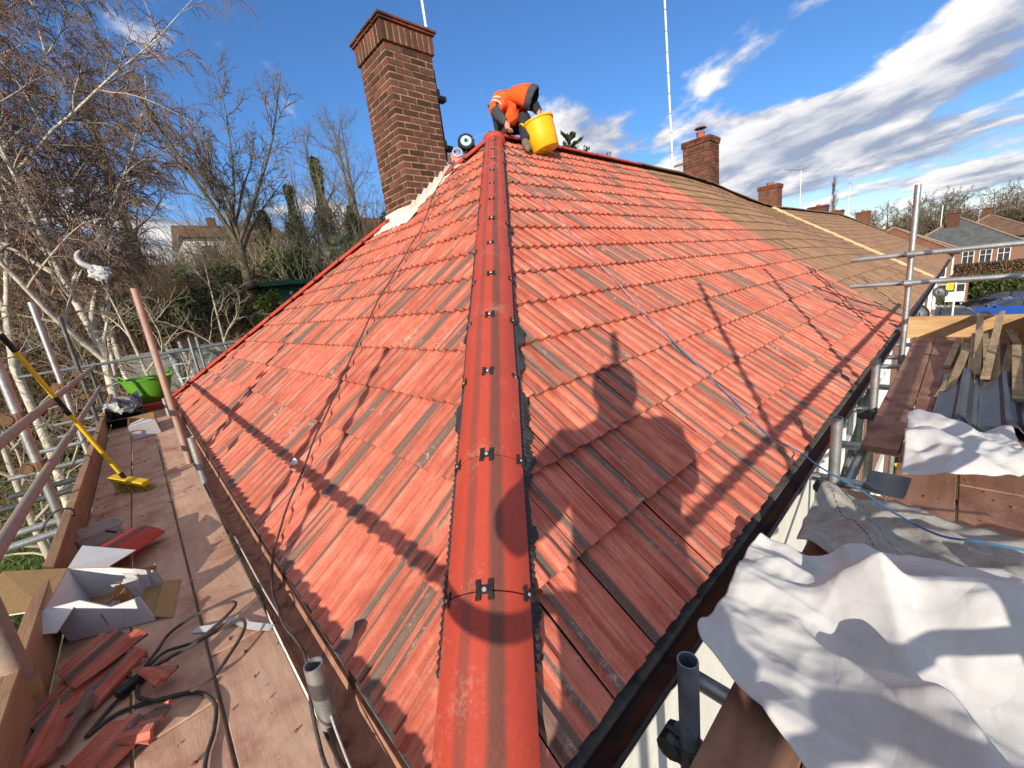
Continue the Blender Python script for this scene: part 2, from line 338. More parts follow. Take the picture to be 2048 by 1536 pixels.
gm, gg, gb = newmat('garden_ground')
co = gg.n('ShaderNodeTexCoord').outputs['Object']
n1 = gg.noise(co, .35, 6., .65); n2 = gg.noise(co, 6., 5., .7)
gc = gg.mix(gg.ss(n1, .42, .56), (.070,.115,.018), (.150,.105,.055)); gc = gg.mix(gg.m('MULTIPLY', n2, .7), gc, (.035,.050,.012))
setb(gg, gb, gc, .95, 0, n2, .06)
ter = raw('ground', vv, ff, gm, smooth=True); tag(ter, kind='structure')
road = MB().add([(-40,-16,-4.985),(140,-16,-4.985),(140,-9,-4.985),(-40,-9,-4.985)], [(0,1,2,3)]).build('road', M['asphalt']); tag(road, kind='structure')
pav = MB(); pav.box(-40, 140, -8.95, -7.1, -5.1, -4.88); pav = pav.build('pavement', M['paving']); tag(pav, kind='structure')
drv = MB().add([(30,-7,-4.975),(52,-7,-4.975),(52,4,-4.975),(30,4,-4.975)], [(0,1,2,3)]).build('driveway', M['asphalt']); tag(drv, kind='structure')

# ------------------------------------------------------------------ roof tiles
PROF = [(0,.002),(.010,.003),(.020,.019),(.043,.021),(.053,.005),(.100,.004),(.110,.019),(.136,.021),(.146,.005),(.2005,.004),(.2035,-.014)]
TL = .40; STEP = .031; TH = .017
def tile_bm(rnd, jit=0.):
    n = len(PROF); v = []; q = []
    r = random.Random(rnd)
    for u, h in PROF: v.append((u, r.uniform(-1, 1)*.002, h+STEP))
    for u, h in PROF: v.append((u, TL, h*.9))
    for u, h in PROF: v.append((u, .002, h+STEP-TH))
    f = [(i, i+1, n+i+1, n+i) for i in range(n-1)] + [(2*n+i, 2*n+i+1, i+1, i) for i in range(n-1)]
    return np.array(v), f
TILEV = [tile_bm(i) for i in range(14)]
def set_uv_rnd(me, uvs, rnds):
    ul = me.uv_layers.new(name='UVMap'); li = np.empty(len(me.loops), np.int32); me.loops.foreach_get('vertex_index', li)
    ul.data.foreach_set('uv', np.asarray(uvs, np.float32)[li].ravel())
    at = me.attributes.new('rnd', 'FLOAT', 'POINT'); at.data.foreach_set('value', np.asarray(rnds, np.float32))
def tmesh(name, v, f, uv, rn, mat):
    me = bpy.data.meshes.new(name); me.from_pydata([tuple(x) for x in v], [], f); me.materials.append(mat); set_uv_rnd(me, uv, rn); return me
def variants(name, mat, k=14):
    return [tmesh(name, v, f, np.stack([v[:,0]/TW, v[:,1]/TL], 1), [((i*7.31) % 14)/14.]*len(v), mat) for i, (v, f) in enumerate(TILEV[:k])]
fwn, rtn, upn, cn = np.array(fw), np.array(rt), np.array(up), np.array(CAM)
def proj(p):
    d = np.asarray(p)-cn; z = d@fwn; return 1024+816*(d@rtn)/z, 768-816*(d@upn)/z, z
def lay(house, frame, ncol, ncourse, u0, cuts, mat, meshes, nmax, name='roof_tile', vtop=4.88, step=1, seed=1):
    """frame(U,V) -> origin, uvec, vvec, nvec; cuts = list of (a,b,c): keep a*U+b*V >= c"""
    R = random.Random(seed); cand = []
    for k in range(ncourse):
        off = 0.
        for c in range(ncol):
            U, Vv = u0+c*TW+off, k*GA
            cor = [(U, Vv), (U+TW, Vv), (U, min(Vv+TL, vtop)), (U+TW, min(Vv+TL, vtop))]
            st = [[a*x+b*y-cc for x, y in cor] for a, b, cc in cuts]
            if any(max(s) <= .01 for s in st): continue
            cut = any(min(s) < 0 for s in st) or Vv+TL > vtop
            o, uu, vv, nn = frame(U, Vv)
            pc = [proj(np.array(o)+np.array(uu)*i*TW+np.array(vv)*j*GA) for i, j in ((0,0),(1,0),(1,1),(0,1))]
            ar = 0.
            if all(q[2] > .1 for q in pc) and any(-20 < q[0] < 2068 and -20 < q[1] < 1556 for q in pc):
                ar = abs(sum(pc[i][0]*pc[(i+1)%4][1]-pc[(i+1)%4][0]*pc[i][1] for i in range(4)))/2
            cand.append((ar, U, Vv, cut, R.randrange(14), R.uniform(-1,1), R.uniform(-1,1), R.uniform(-1,1)))
    cand.sort(key=lambda t: -t[0]); sv, sf, suv, sr = [], [], [], []; base = 0
    for idx, (ar, U, Vv, cut, vi, j1, j2, j3) in enumerate(cand):
        o, uu, vv, nn = [Vector(x) for x in frame(U, Vv)]
        an = j1*.006; uu2 = uu*cos(an)+vv*sin(an); vv2 = vv*cos(an)-uu*sin(an)
        tl = j3*.006; vv3 = (vv2+nn*tl).normalized(); nn3 = uu2.cross(vv3)
        o = o + vv*j2*.003 + nn*(.0012*j3)
        mt = Matrix((uu2, vv3, nn3)).transposed().to_4x4(); mt.translation = o
        if cut:
            bm = bmesh.new(); v, f = TILEV[vi]; vs = [bm.verts.new(x) for x in v]
            for q in f: bm.faces.new([vs[i] for i in q])
            for a, b, cc in list(cuts)+[(0, -1, -vtop)]:
                no = Vector((a, b, 0)).normalized(); d = (cc-a*U-b*Vv)/sqrt(a*a+b*b)
                bmesh.ops.bisect_plane(bm, geom=bm.verts[:]+bm.edges[:]+bm.faces[:], plane_co=no*d, plane_no=no, clear_inner=True)
            bm.verts.index_update(); v = np.array([x.co[:] for x in bm.verts]).reshape(-1, 3); f = [tuple(x.index for x in q.verts) for q in bm.faces]; bm.free()
            if not f: continue
        else: v, f = TILEV[vi]
        rn = ((vi*7.31) % 14)/14.
        if ar > 0 and idx < nmax:
            me = tmesh(name, v, f, np.stack([v[:,0]/TW, v[:,1]/TL], 1), [rn]*len(v), mat) if cut else meshes[vi]
            ob = obj(name, me, house); ob.matrix_basis = mt
        else:
            w = v @ np.array(mt.to_3x3()).T + np.array(mt.translation)
            sv.append(w); sf += [tuple(i+base for i in q) for q in f]; base += len(v)
            suv.append(np.stack([v[:,0]/TW, v[:,1]/TL], 1)); sr += [R.random()]*len(v)
    if sv:
        me = tmesh(name+'s', np.concatenate(sv), sf, np.concatenate(suv), sr, mat); ob = obj(name+'s', me, house); ob['kind'] = 'stuff'
house = thing('end_terrace_house', 'end house of the terrace with new red tiled hip roof and tall brick chimney', 'house', (3.8, 3.9, -5))
RT = variants('roof_tile', M['tile'])
fr_main = lambda U, Vv: ((U, Vv*CP, Vv*SP), (1,0,0), (0,CP,SP), (0,-SP,CP))
fr_end = lambda U, Vv: ((Vv*CP, WD-U, Vv*SP), (0,-1,0), (CP,0,SP), (-SP,0,CP))
lay(house, fr_main, 36, 16, 0., [(1, -CP, -.01), (-1, 0, -XP)], M['tile'], RT, 170, seed=3)
lay(house, fr_end, 38, 16, -.05, [(1, -CP, -.01), (-1, -CP, -WD-.01), (1,0,0), (-1,0,-WD)], M['tile'], RT, 128, seed=4)
# felted roof deck under the tiles
dk = MB()
e = .03
dk.add([(.02,.02,-e),(XP,.02,-e),(XP,A,H-e),(A,A,H-e)], [(0,1,2,3)]); dk.add([(.02,.02,-e-.001),(A,A,H-e-.001),(.02,WD-.02,-e)], [(0,1,2)])
dk.add([(XP,WD,-e),(.02,WD,-e),(A,A,H-e),(XP,A,H-e)], [(0,1,2,3)])
dk.build('roof_deck', M['black'], house, recalc=False)
# ------------------------------------------------------------------ hip and ridge tiles
hm, hg, hb = newmat('red_hip_tile')
uv = hg.n('ShaderNodeUVMap', _uv_map='UVMap').outputs[0]; sx = hg.n('ShaderNodeSeparateXYZ', i0=uv); hu = sx.outputs[0]
rn = hg.n('ShaderNodeAttribute', _attribute_name='rnd').outputs['Fac']; geo = hg.n('ShaderNodeNewGeometry').outputs['Position']
fine = hg.noise(geo, 70., 5., .75); med = hg.noise(geo, 7., 5., .65)
wob = hg.m('ADD', hu, hg.m('MULTIPLY', hg.m('SUBTRACT', med, .5), .06)); wob = hg.m('ADD', wob, hg.m('MULTIPLY', hg.m('SUBTRACT', rn, .5), .05))
def band(c, w, k):
    return hg.m('MULTIPLY', hg.m('SUBTRACT', 1., hg.ss(hg.m('ABSOLUTE', hg.m('SUBTRACT', wob, c)), w*.45, w*1.25)), k)
bd = hg.m('MAXIMUM', band(.635, .100, .95), band(.30, .075, .60)); bd = hg.m('MULTIPLY', bd, hg.m('ADD', .45, hg.m('MULTIPLY', fine, .8)))
base = hg.mix(med, (.40,.045,.025), (.50,.075,.042)); col = hg.mix(bd, base, (.105,.055,.040))
speck = hg.m('MULTIPLY', hg.ss(hg.m('ADD', hg.m('MULTIPLY', fine, .45), hg.m('MULTIPLY', hg.noise(geo, 4., 4., .7), .55)), .53, .68), .50)
col = hg.mix(speck, col, (.58,.30,.20)); col = hg.n('ShaderNodeHueSaturation', Color=col, Value=hg.m('ADD', .70, hg.m('MULTIPLY', hg.noise(geo, 190., 3., .7), .60))).outputs[0]
setb(hg, hb, col, .58, 0, fine, .0009, .35)
M['hip'] = hm
RH, HWD = .140, .117
def hip_mesh(name, mat, length, rnd, half=HWD, rad=RH, top=.092, th=.015, n=14):
    mx = math.asin(half/rad); an = [-mx+2*mx*i/n for i in range(n+1)]
    v, uv = [], []
    for t in (0., length):
        for rr in (rad, rad-th):
            for a in an: v.append((rr*sin(a), t, top-rad+rr*cos(a))); uv.append(((sin(a)*rad/half+1)/2, t/length))
    N = n+1; f = []
    for i in range(n):
        f += [(i, i+1, 2*N+i+1, 2*N+i), (N+i+1, N+i, 3*N+i, 3*N+i+1), (i+1, i, N+i, N+i+1), (2*N+i, 2*N+i+1, 3*N+i+1, 3*N+i)]
    f += [(0, 2*N, 3*N, N), (n, N+n, 3*N+n, 2*N+n)]
    me = tmesh(name, np.array(v), f, uv, [rnd]*len(v), mat); shade(me, 40); return me
def clip_mesh():
    mb = MB()
    for sx in (-1, 1):
        mb.box(sx*.019-.0065, sx*.019+.0065, -.024, .026, -.002, .007)
        mb.box(sx*.019-.0085, sx*.019+.0085, -.027, -.017, -.004, .006); mb.box(sx*.019-.0085, sx*.019+.0085, .018, .029, -.004, .006)
    mb.box(-.0125, .0125, -.010, .012, -.002, .0065)
    mb.lathe([(0,.0105),(.0055,.0105),(.0075,.008),(.0075,.006)], 10, Matrix.Translation((0,.001,0)), 1)
    me = bpy.data.meshes.new('ridge_clip'); me.from_pydata(mb.v, [], mb.f); me.materials.append(M['black']); me.materials.append(M['screw'])
    me.polygons.foreach_set('material_index', mb.m); return me
M['screw'] = pm('screw_head', (.62,.60,.58), (.50,.48,.46), 30., .35, .6, 0)
CLIP = clip_mesh()
def run(parent, p0, p1, L, s_side, mat, name='hip_tile', clips=True, lift=0., off=0., jit=.004, seed=0, nv=5, gap=.005):
    R = random.Random(seed); p0, p1 = Vector(p0), Vector(p1); t = (p1-p0).normalized(); s = Vector(s_side).normalized(); n = s.cross(t).normalized()
    if n.z < 0: n = -n; s = -s
    tot = (p1-p0).length; k = 0; d = off; out = []
    vm = [hip_mesh(name, mat, L-gap, R.random()) for _ in range(nv)]
    while d < tot-.05:
        ll = min(L, tot-d)
        me = vm[k % nv] if abs(ll-L) < 1e-6 else hip_mesh(name, mat, ll-gap, R.random())
        a = R.uniform(-1,1)*jit*1.5; t2 = (t*cos(a)+s*sin(a)); s2 = (s*cos(a)-t*sin(a))
        mt = Matrix((s2, t2, s2.cross(t2))).transposed().to_4x4(); mt.translation = p0+t*d+n*(lift+R.uniform(-1,1)*.002)+s*R.uniform(-1,1)*jit
        ob = obj(name, me, parent); ob.matrix_basis = mt; out.append(ob)
        if clips:
            for q, sc in ((0., .88), (-52., .66), (52., .66)):
                aa = radians(q); c = obj('ridge_clip', CLIP, ob)
                mm = Matrix.Translation((0, 0, .092-RH)) @ Matrix.Rotation(aa, 4, 'Y') @ Matrix.Translation((0, -.002, RH)) @ Matrix.Rotation(R.uniform(-.06,.06), 4, 'Z') @ Matrix.Scale(sc, 4)
                c.matrix_basis = mm
        d += L; k += 1
    return out
rs2 = Vector((1,-1,0))/sqrt(2)
hipdir = Vector((A, A, H)).normalized()
run(house, hipdir*(-.10), Vector((A,A,H)), .447, rs2, M['hip'], off=.118, seed=11)
run(house, Vector((-.02, WD+.02, -.02)), Vector((A,A,H)), .447, (1,1,0), M['hip'], seed=12)
run(house, Vector((A-.06, A, H)), Vector((XP, A, H)), .447, (0,-1,0), M['hip'], name='ridge_tile', lift=.012, seed=13)
apx = MB(); apx.lathe([(.0,.142),(.05,.139),(.10,.118),(.135,.085),(.150,.03),(.152,-.05)], 20, Matrix.Translation((A-.005,A-.005,H-.03)))
apx.build('apex_cap', [M['hip']], house, smooth=True)
me = bpy.data.objects['apex_cap'].data; set_uv_rnd(me, [(.15,.5)]*len(me.vertices), [.3]*len(me.vertices))
# black corrugated dry-hip roll showing on both sides of the near hip
def hiproll(parent, p0, p1, s_side, slope_n, seed, less=.012):
    R = random.Random(seed); p0, p1 = Vector(p0), Vector(p1); t = (p1-p0).normalized(); s = Vector(s_side); n = Vector(slope_n)
    sp = (s - n*s.dot(n)); d = t; e2 = n.cross(t).normalized()
    if e2.dot(s) < 0: e2 = -e2
    mb = MB(); N = int((p1-p0).length/.011); L = (p1-p0).length
    ph = [R.uniform(0, 6.28) for _ in range(6)]; rows = []
    for i in range(N+1):
        x = i*L/N; w = .150 - less + .016*sin(x*9.3+ph[0]) + .013*sin(x*23.+ph[1]) + .008*sin(x*61.+ph[2]) + R.uniform(-.002,.002)
        w = max(.118, min(.182, w)) - .030*min(1, max(0, (x-1.6)/1.5)) - (.03 if sin(x*3.1+ph[3]) > .55 else 0)
        c = .0035*(1 if i % 2 else -1); b = p0+t*x
        rows.append([b+e2*.085+n*(.060+c), b+e2*.118+n*(.056+c*1.2), b+e2*w+n*(.045+.007*sin(x*30+ph[4])+c*1.3)])
    v = [q for r in rows for q in r]; f = [(i*3+j, i*3+j+1, (i+1)*3+j+1, (i+1)*3+j) for i in range(N) for j in range(2)]
    o = mb.add(v, f).build('hip_roll', M['rubber'], parent, recalc=False)
    so = o.modifiers.new('t', 'SOLIDIFY'); so.thickness = .0015
hiproll(house, hipdir*.30, hipdir*6.1, (1,-1,0), (0,-SP,CP), 1)
hiproll(house, hipdir*.30, hipdir*6.1, (-1,1,0), (-SP,0,CP), 2, .030)
# ------------------------------------------------------------------ gutters, eaves strip, fascia, walls
def gutter(parent, p0, p1, outv, r=.064, mats=None, zt=-.034):
    p0, p1, o = Vector(p0), Vector(p1), Vector(outv); n = 12; mb = MB(); rings = []
    t = (p1-p0); K = 40
    for rr, mi in ((r, 0), (r-.004, 1)):
        for i in range(K):
            a0, a1 = p0+t*(i/K), p0+t*((i+1)/K)
            pts = [o*(rr*cos(pi+pi*k/n))+Vector((0,0,rr*sin(pi+pi*k/n)+zt)) for k in range(n+1)]
            mb.add([a0+q for q in pts]+[a1+q for q in pts], [(k, k+1, n+2+k, n+1+k) for k in range(n)], mi)
    for sg in (-1, 1): mb.beam(p0+o*sg*(r-.001)+Vector((0,0,zt)), p1+o*sg*(r-.001)+Vector((0,0,zt)), .009, .010, 0)
    g_ = mb.build('gutter', mats or [M['gutter'], M['gutterdust']], parent, smooth=50)
    return g_
gr = gutter(house, (-.11,-.030,0), (XP,-.030,0), (0,-1,0), r=.060, zt=-.022, mats=[M['black'], M['gutter']])
gl = gutter(house, (-.071,-.11,0), (-.071,WD+.1,0), (-1,0,0), r=.050, zt=-.040)
br = MB()
for x in (.62, 1.9, 3.2, 4.6, 6.1):                      # union brackets hung on the front gutter
    br2 = MB(); n = 10
    pts = [(x+dx, -.030-.065*cos(pi+pi*k/n), .065*sin(pi+pi*k/n)-.020) for dx in (-.03,.03) for k in range(n+1)]
    br2.add(pts, [(k, k+1, n+2+k, n+1+k) for k in range(n)]); b_ = br2.build('gutter_bracket', M['black'], gr, smooth=True)
    b_.modifiers.new('t','SOLIDIFY').thickness = .004
for y in (.36, 1.75, 3.4, 5.2, 6.9):
    br2 = MB(); n = 10
    pts = [(-.071-.054*cos(pi+pi*k/n), y+dy, .054*sin(pi+pi*k/n)-.041) for dy in (-.045,.045) for k in range(n+1)]
    br2.add(pts, [(k, k+1, n+2+k, n+1+k) for k in range(n)]); b_ = br2.build('gutter_bracket', M['black'], gl, smooth=True)
    b_.modifiers.new('t','SOLIDIFY').thickness = .004
MB().box(-.02, XP, -.028, .06, -.030, -.018).build('eaves_strip', M['eaves'], house)
MB().box(-.018, .06, -.02, WD+.02, -.0305, -.0185).build('eaves_strip', M['eaves'], house)
M['fascia'] = pm('brown_fascia', (.06,.030,.016), (.10,.052,.028), 6., .6, 0, .002, (.2,1,1))
MB().box(.04, XP, .036, .060, -.24, -.032).build('fascia', M['fascia'], house)
MB().box(.026, .060, .062, WD-.04, -.24, -.0325).build('fascia', M['fascia'], house)
MB().box(.06, XP, .06, .30, -.24, -.225).build('soffit', M['white'], house)
MB().box(.06, .30, .302, WD-.06, -.24, -.2255).build('soffit', M['white'], house)
wl = MB(); wl.box(.30, XP, .30, .55, -5.2, -.2405); wl.box(.30, .55, .552, WD-.3, -5.2, -.241); wl.box(.30, XP, WD-.55, WD-.301, -5.2, -.2415); wl.build('wall', M['render'], house)
def window(parent, p, u, w, h, rows=2, colsn=2, outv=(0,-1,0), door=False):
    p, u, o = Vector(p), Vector(u).normalized(), Vector(outv); z = Vector((0,0,1)); fr = MB(); t = .06
    fr.obox(p+u*t/2+z*h/2+o*.02, u*t/2, o*.03, z*h/2); fr.obox(p+u*(w-t/2)+z*h/2+o*.02, u*t/2, o*.03, z*h/2)
    for zz in (t/2, h-t/2): fr.obox(p+u*w/2+z*zz+o*.02, u*(w/2-t), o*.028, z*t/2)
    for i in range(1, colsn): fr.obox(p+u*w*i/colsn+z*h/2+o*.02, u*t*.4, o*.026, z*(h/2-t))
    for j in range(1, rows): fr.obox(p+u*w/2+z*h*(.62 if rows == 2 else j/rows)+o*.02, u*(w/2-t), o*.024, z*t*.35)
    f_ = fr.build('door' if door else 'window', M['white'], parent, bevel=.004)
    MB().obox(p+u*w/2+z*h/2+o*.004, u*(w/2-.01), o*.003, z*(h/2-.01)).build('pane', M['glass'], f_)
    if not door: MB().obox(p+u*w/2-z*.03+o*.05, u*(w/2+.06), o*.06, z*.03).build('sill', M['white'], f_)
    return f_
for wx in (4.6,): window(house, (wx, .30, -2.0), (1,0,0), 1.5, 1.2, 2, 3)
window(house, (1.3, .30, -4.6), (1,0,0), 1.7, 1.4, 2, 3); window(house, (4.9, .30, -4.98), (1,0,0), .95, 2.1, 2, 2, door=True)
# ------------------------------------------------------------------ main chimney, brick by brick
CX, CY, CW, CT = 2.705, 4.305, .665, 4.10
chim = MB().box(CX+.005, CX+CW-.005, CY+.005, CY+CW-.005, 1.9, CT+.13).build('chimney', M['mortar'], house)
def brick_mesh(l, w, h, seed, name='brick'):
    R = random.Random(seed); bm = bmesh.new(); bmesh.ops.create_cube(bm, size=1.)
    for v in bm.verts: v.co = Vector((v.co.x*l+R.uniform(-.002,.002), v.co.y*w+R.uniform(-.002,.002), v.co.z*h+R.uniform(-.002,.002)))
    bmesh.ops.bevel(bm, geom=bm.edges[:], offset=.004, segments=1, affect='EDGES')
    me = bpy.data.meshes.new(name); bm.to_mesh(me); bm.free(); me.materials.append(M['brick']); return me
BM = {k: [brick_mesh(*d, s) for s in range(4)] for k, d in dict(x=(.2125,.1025,.0625), y=(.1025,.2125,.0625), s=(.067,.1025,.215), t=(.1025,.067,.215)).items()}
hid = MB(); bR = random.Random(21)
def put(kind, x, y, z, vis):
    if vis:
        o = obj('brick', BM[kind][bR.randrange(4)], chim); o.matrix_basis = Matrix.Translation((x+bR.uniform(-.0015,.0015), y+bR.uniform(-.0015,.0015), z)) @ Matrix.Rotation(bR.uniform(-.006,.006), 4, 'Z')
    else:
        d = dict(x=(.2155,.1025,.0655), y=(.1025,.2155,.0655))[kind]; hid.box(x-d[0]/2, x+d[0]/2, y-d[1]/2, y+d[1]/2, z-d[2]/2, z+d[2]/2)
NC = 27
for k in range(NC):
    z = CT-.10-k*.0755
    lx = CX+CW/2; h1 = .1025/2
    if k % 2 == 0:
        for i in range(3):
            put('x', CX+.1077+i*.2247, CY+h1, z, True); put('x', CX+.1077+i*.2247, CY+CW-h1, z, i == 0)
        for i in range(2):
            put('y', CX+h1, CY+.1025+.01+.1077+i*.2247, z, True); put('y', CX+CW-h1, CY+.1025+.01+.1077+i*.2247, z, False)
    else:
        for i in range(3):
            put('y', CX+h1, CY+.1077+i*.2247, z, True); put('y', CX+CW-h1, CY+.1077+i*.2247, z, i == 0)
        for i in range(2):
            put('x', CX+.1025+.01+.1077+i*.2247, CY+h1, z, True); put('x', CX+.1025+.01+.1077+i*.2247, CY+CW-h1, z, False)
ho = hid.build('far_bricks', M['brick'], chim); ho['kind'] = 'stuff'
ov = .028
for i in range(9):                                       # projecting soldier course
    o = obj('soldier_brick', BM['s'][bR.randrange(4)], chim); o.matrix_basis = Matrix.Translation((CX-ov+.034+i*(CW+2*ov-.068)/8, CY-ov+.051, CT+.055))
    o = obj('soldier_brick', BM['s'][bR.randrange(4)], chim); o.matrix_basis = Matrix.Translation((CX-ov+.034+i*(CW+2*ov-.068)/8, CY+CW+ov-.051, CT+.055))
for i in range(1, 7):
    yy = CY-ov+.1025+.034+.012+(i-1)*(CW+2*ov-.205-.068-.024)/5
    o = obj('soldier_brick', BM['t'][bR.randrange(4)], chim); o.matrix_basis = Matrix.Translation((CX-ov+.051, yy, CT+.055))
    o = obj('soldier_brick', BM['t'][bR.randrange(4)], chim); o.matrix_basis = Matrix.Translation((CX+CW+ov-.051, yy, CT+.055))
MB().box(CX-ov+.004, CX+CW+ov-.004, CY-ov+.004, CY+CW+ov-.004, CT-.045, CT+.15).build('cap_core', M['mortar'], chim)
for lay_, (ex, z0) in enumerate(((.052, CT+.168), (.070, CT+.196))):      # two courses of creasing tiles
    for sd_ in range(4):
        nt_ = 4
        for i in range(nt_):
            L_ = CW+2*ex; w_ = L_/nt_; a0 = -ex+i*w_+.003; a1 = a0+w_-.006; dz = bR.uniform(-.002,.002)
            if sd_ == 0: bb = (CX+a0, CX+a1, CY-ex, CY-ex+.12)
            elif sd_ == 1: bb = (CX+a0, CX+a1, CY+CW+ex-.12, CY+CW+ex)
            elif sd_ == 2: bb = (CX-ex+.001, CX-ex+.12, CY+a0+.01, CY+a1-.01)
            else: bb = (CX+CW+ex-.12, CX+CW+ex-.001, CY+a0+.01, CY+a1-.01)
            if sd_ > 1: bb = (bb[0], bb[1], max(bb[2], CY-ex+.121), min(bb[3], CY+CW+ex-.121))
            MB().box(*bb, z0-.011+dz, z0+.011+dz).build('creasing_tile', M['brick'], chim)
fl = MB(); nn = 12
rr_ = random.Random(3)
grid = [[(CX-.06+(CW+.12)*i/nn, CY-.06+(CW+.12)*j/nn, CT+.208+.045*min(1, 4*min(i,nn-i,j,nn-j)/nn)+rr_.uniform(-.008,.012)) for i in range(nn+1)] for j in range(nn+1)]
fl.add([p for q in grid for p in q], [(j*(nn+1)+i, j*(nn+1)+i+1, (j+1)*(nn+1)+i+1, (j+1)*(nn+1)+i) for j in range(nn) for i in range(nn)])
fl.build('flaunching', M['mortar'], chim, smooth=True)
# lead: stepped side flashing, front apron, skirt lying on the tiles
zs = lambda x: x*tan(PT)
ld = MB(); xx = CX-.01
while xx < CX+CW+.06:
    x1 = xx+.0977; zt = CT-.10+.0755/2-math.floor((CT-.10+.0755/2-(zs(xx)+.17))/.0755)*.0755
    ld.prism([(xx-.004, CY-.012, zs(xx)+.02), (x1+.02, CY-.012, zs(x1)+.02), (x1+.004, CY-.012, zt-.004), (xx+.052, CY-.012, zt), (xx-.004, CY-.012, zt-.085)], (0,.010,0)); xx = x1
ld.prism([(CX-.014, CY-.014, zs(CX)-.02), (CX-.014, CY+CW+.014, zs(CX)-.02), (CX-.014, CY+CW+.014, zs(CX)+.15), (CX-.014, CY+.3, zs(CX)+.165), (CX-.014, CY-.014, zs(CX)+.15)], (.010,0,0))
ns = 26; rows = []
rl = random.Random(8)
for i in range(ns+1):                                    # front apron dressed over the tiles, ragged lower edge
    y = CY-.19+(CW+.38)*i/ns; rip = .010*sin(i*1.9)+rl.uniform(-.004,.004); lo = .19+.02*sin(i*2.3)+rl.uniform(-.012,.012)
    rows.append([(CX-.008, y, zs(CX-.008)+.070+rip), (CX-.09, y, zs(CX-.09)+.066+rip), (CX-lo, y, zs(CX-lo)+.058+rip*.8)])
ld.add([p for q in rows for p in q], [(i*3+j, i*3+j+1, (i+1)*3+j+1, (i+1)*3+j) for i in range(ns) for j in range(2)])
rows = []; ns = 22
for i in range(ns+1):
    x = CX-.10+(CW+.20)*i/ns; rip = .007*sin(i*1.7)+rl.uniform(-.003,.003); w = .085+.012*sin(i*1.3)+rl.uniform(-.01,.01)
    rows.append([(x, CY-.004, zs(x)+.082+rip), (x, CY-w*.5, zs(x)+.072+rip), (x, CY-w, zs(x)+.060+rip)])
ld.add([p for q in rows for p in q], [(i*3+j, i*3+j+1, (i+1)*3+j+1, (i+1)*3+j) for i in range(ns) for j in range(2)])
lo_ = ld.build('lead_flashing', M['lead'], chim, recalc=False); lo_.modifiers.new('t', 'SOLIDIFY').thickness = .004
# aerial pole strapped to the far side of the chimney
ap = thing('aerial_pole', 'white pole with black lower half strapped behind the tall brick chimney', 'pole', (3.44, 4.42, 2.8))
MB().tube((3.44,4.42,3.95), (3.385,4.42,6.4), .016, n=10).build('pole', M['white'], ap, smooth=40)
MB().tube((3.458,4.42,2.86), (3.439,4.42,3.952), .021, n=10).build('lower_pole', M['black'], ap, smooth=40)
for z in (3.62, 3.02):
    MB().box(3.36, 3.56, 4.37, 4.47, z-.03, z+.03).build('bracket', M['black'], ap, bevel=.004)
    MB().box(3.371, 3.395, 4.28, 4.62, z-.05, z+.05).build('bracket', M['black'], ap)
# two slipped tiles lying proud on the end slope (dark gaps beside them)
# ------------------------------------------------------------------ scaffolds
PZ = -.04; TR = .0242
def coupler(parent, p, d1, d2, mat='rust'):
    p, d1, d2 = Vector(p), Vector(d1).normalized(), Vector(d2).normalized(); mb = MB()
    mb.tube(p-d1*.03, p+d1*.03, .031, n=10); n = d1.cross(d2).normalized()
    q = p+n*.049; mb.tube(q-d2*.03, q+d2*.03, .031, n=10); mb.obox(p+n*.025, d1*.026, d2*.026, n*.016)
    mb.tube(p+d2*.034-n*.01, p+d2*.034+n*.055, .007, n=6); mb.tube(q+d1*.034-n*.04, q+d1*.034+n*.015, .007, n=6)
    mb.obox(p+d2*.034+n*.05, d1*.012, d2*.012, n*.008)
    return mb.build('coupler', M[mat], parent, smooth=35)
def stube(parent, name, p, q, mat='steel', hollow=True, r=TR):
    return MB().tube(p, q, r, n=16, hollow=hollow).build(name, M[mat], parent, smooth=40)
def boards(parent, rects, mat, ends):
    for (x0, x1, y0, y1) in rects:
        z = PZ+rng.uniform(-.003, .003)
        o = MB().box(x0, x1, y0, y1, z-.038, z).build('board', M[mat], parent, bevel=.003)
L1 = thing('scaffold', 'scaffold platform beside the end gable slope, reddish dusty boards and tube rails', 'scaffold', (-.4, 4, -5), 'scaffolds round the house')
XI = [-.128, -.322, -.524, -.728]
lb = []
cutsL = [[-1.05, .28, 1.115, 3.0, 5.15, 7.6, 9.4], [-1.05, .9, 3.35, 5.55, 7.9, 9.4], [-1.05, 1.0, 3.55, 5.8, 8.0, 9.4]]
for i in range(3):
    for a, b in zip(cutsL[i][:-1], cutsL[i][1:]): lb.append((XI[i+1]+.0045, XI[i]-.0045, a+.003, b-.003))
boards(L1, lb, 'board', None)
for y0, y1 in ((.72, 3.05), (3.06, 6.4), (6.41, 9.4)):
    MB().box(-.776, -.734, y0, y1, PZ-.02, .130).build('toe_board', M['toe'], L1, bevel=.004)
for (x, y, zt, mt) in ((-.849,.80,1.49,'steeldusty'),(-.85,3.2,1.16,'steel'),(-.85,5.3,1.47,'steel'),(-.85,7.15,1.40,'steeldark'),(-.87,9.0,.78,'steeldark')):
    stube(L1, 'standard', (x,y,-5.1), (x,y,zt), mt)
stube(L1, 'standard', (-.752,1.33,-.30), (-.742,1.31,1.27), 'steeldusty', r=.031)
for (x, y, zt, mt) in ((-.112,.56,.155,'steel'),(-.12,3.12,.31,'steel'),(-.15,3.8,1.41,'steelred'),(-.14,6.6,.2,'steel')):
    stube(L1, 'standard', (x,y,-5.1), (x,y,zt), mt)
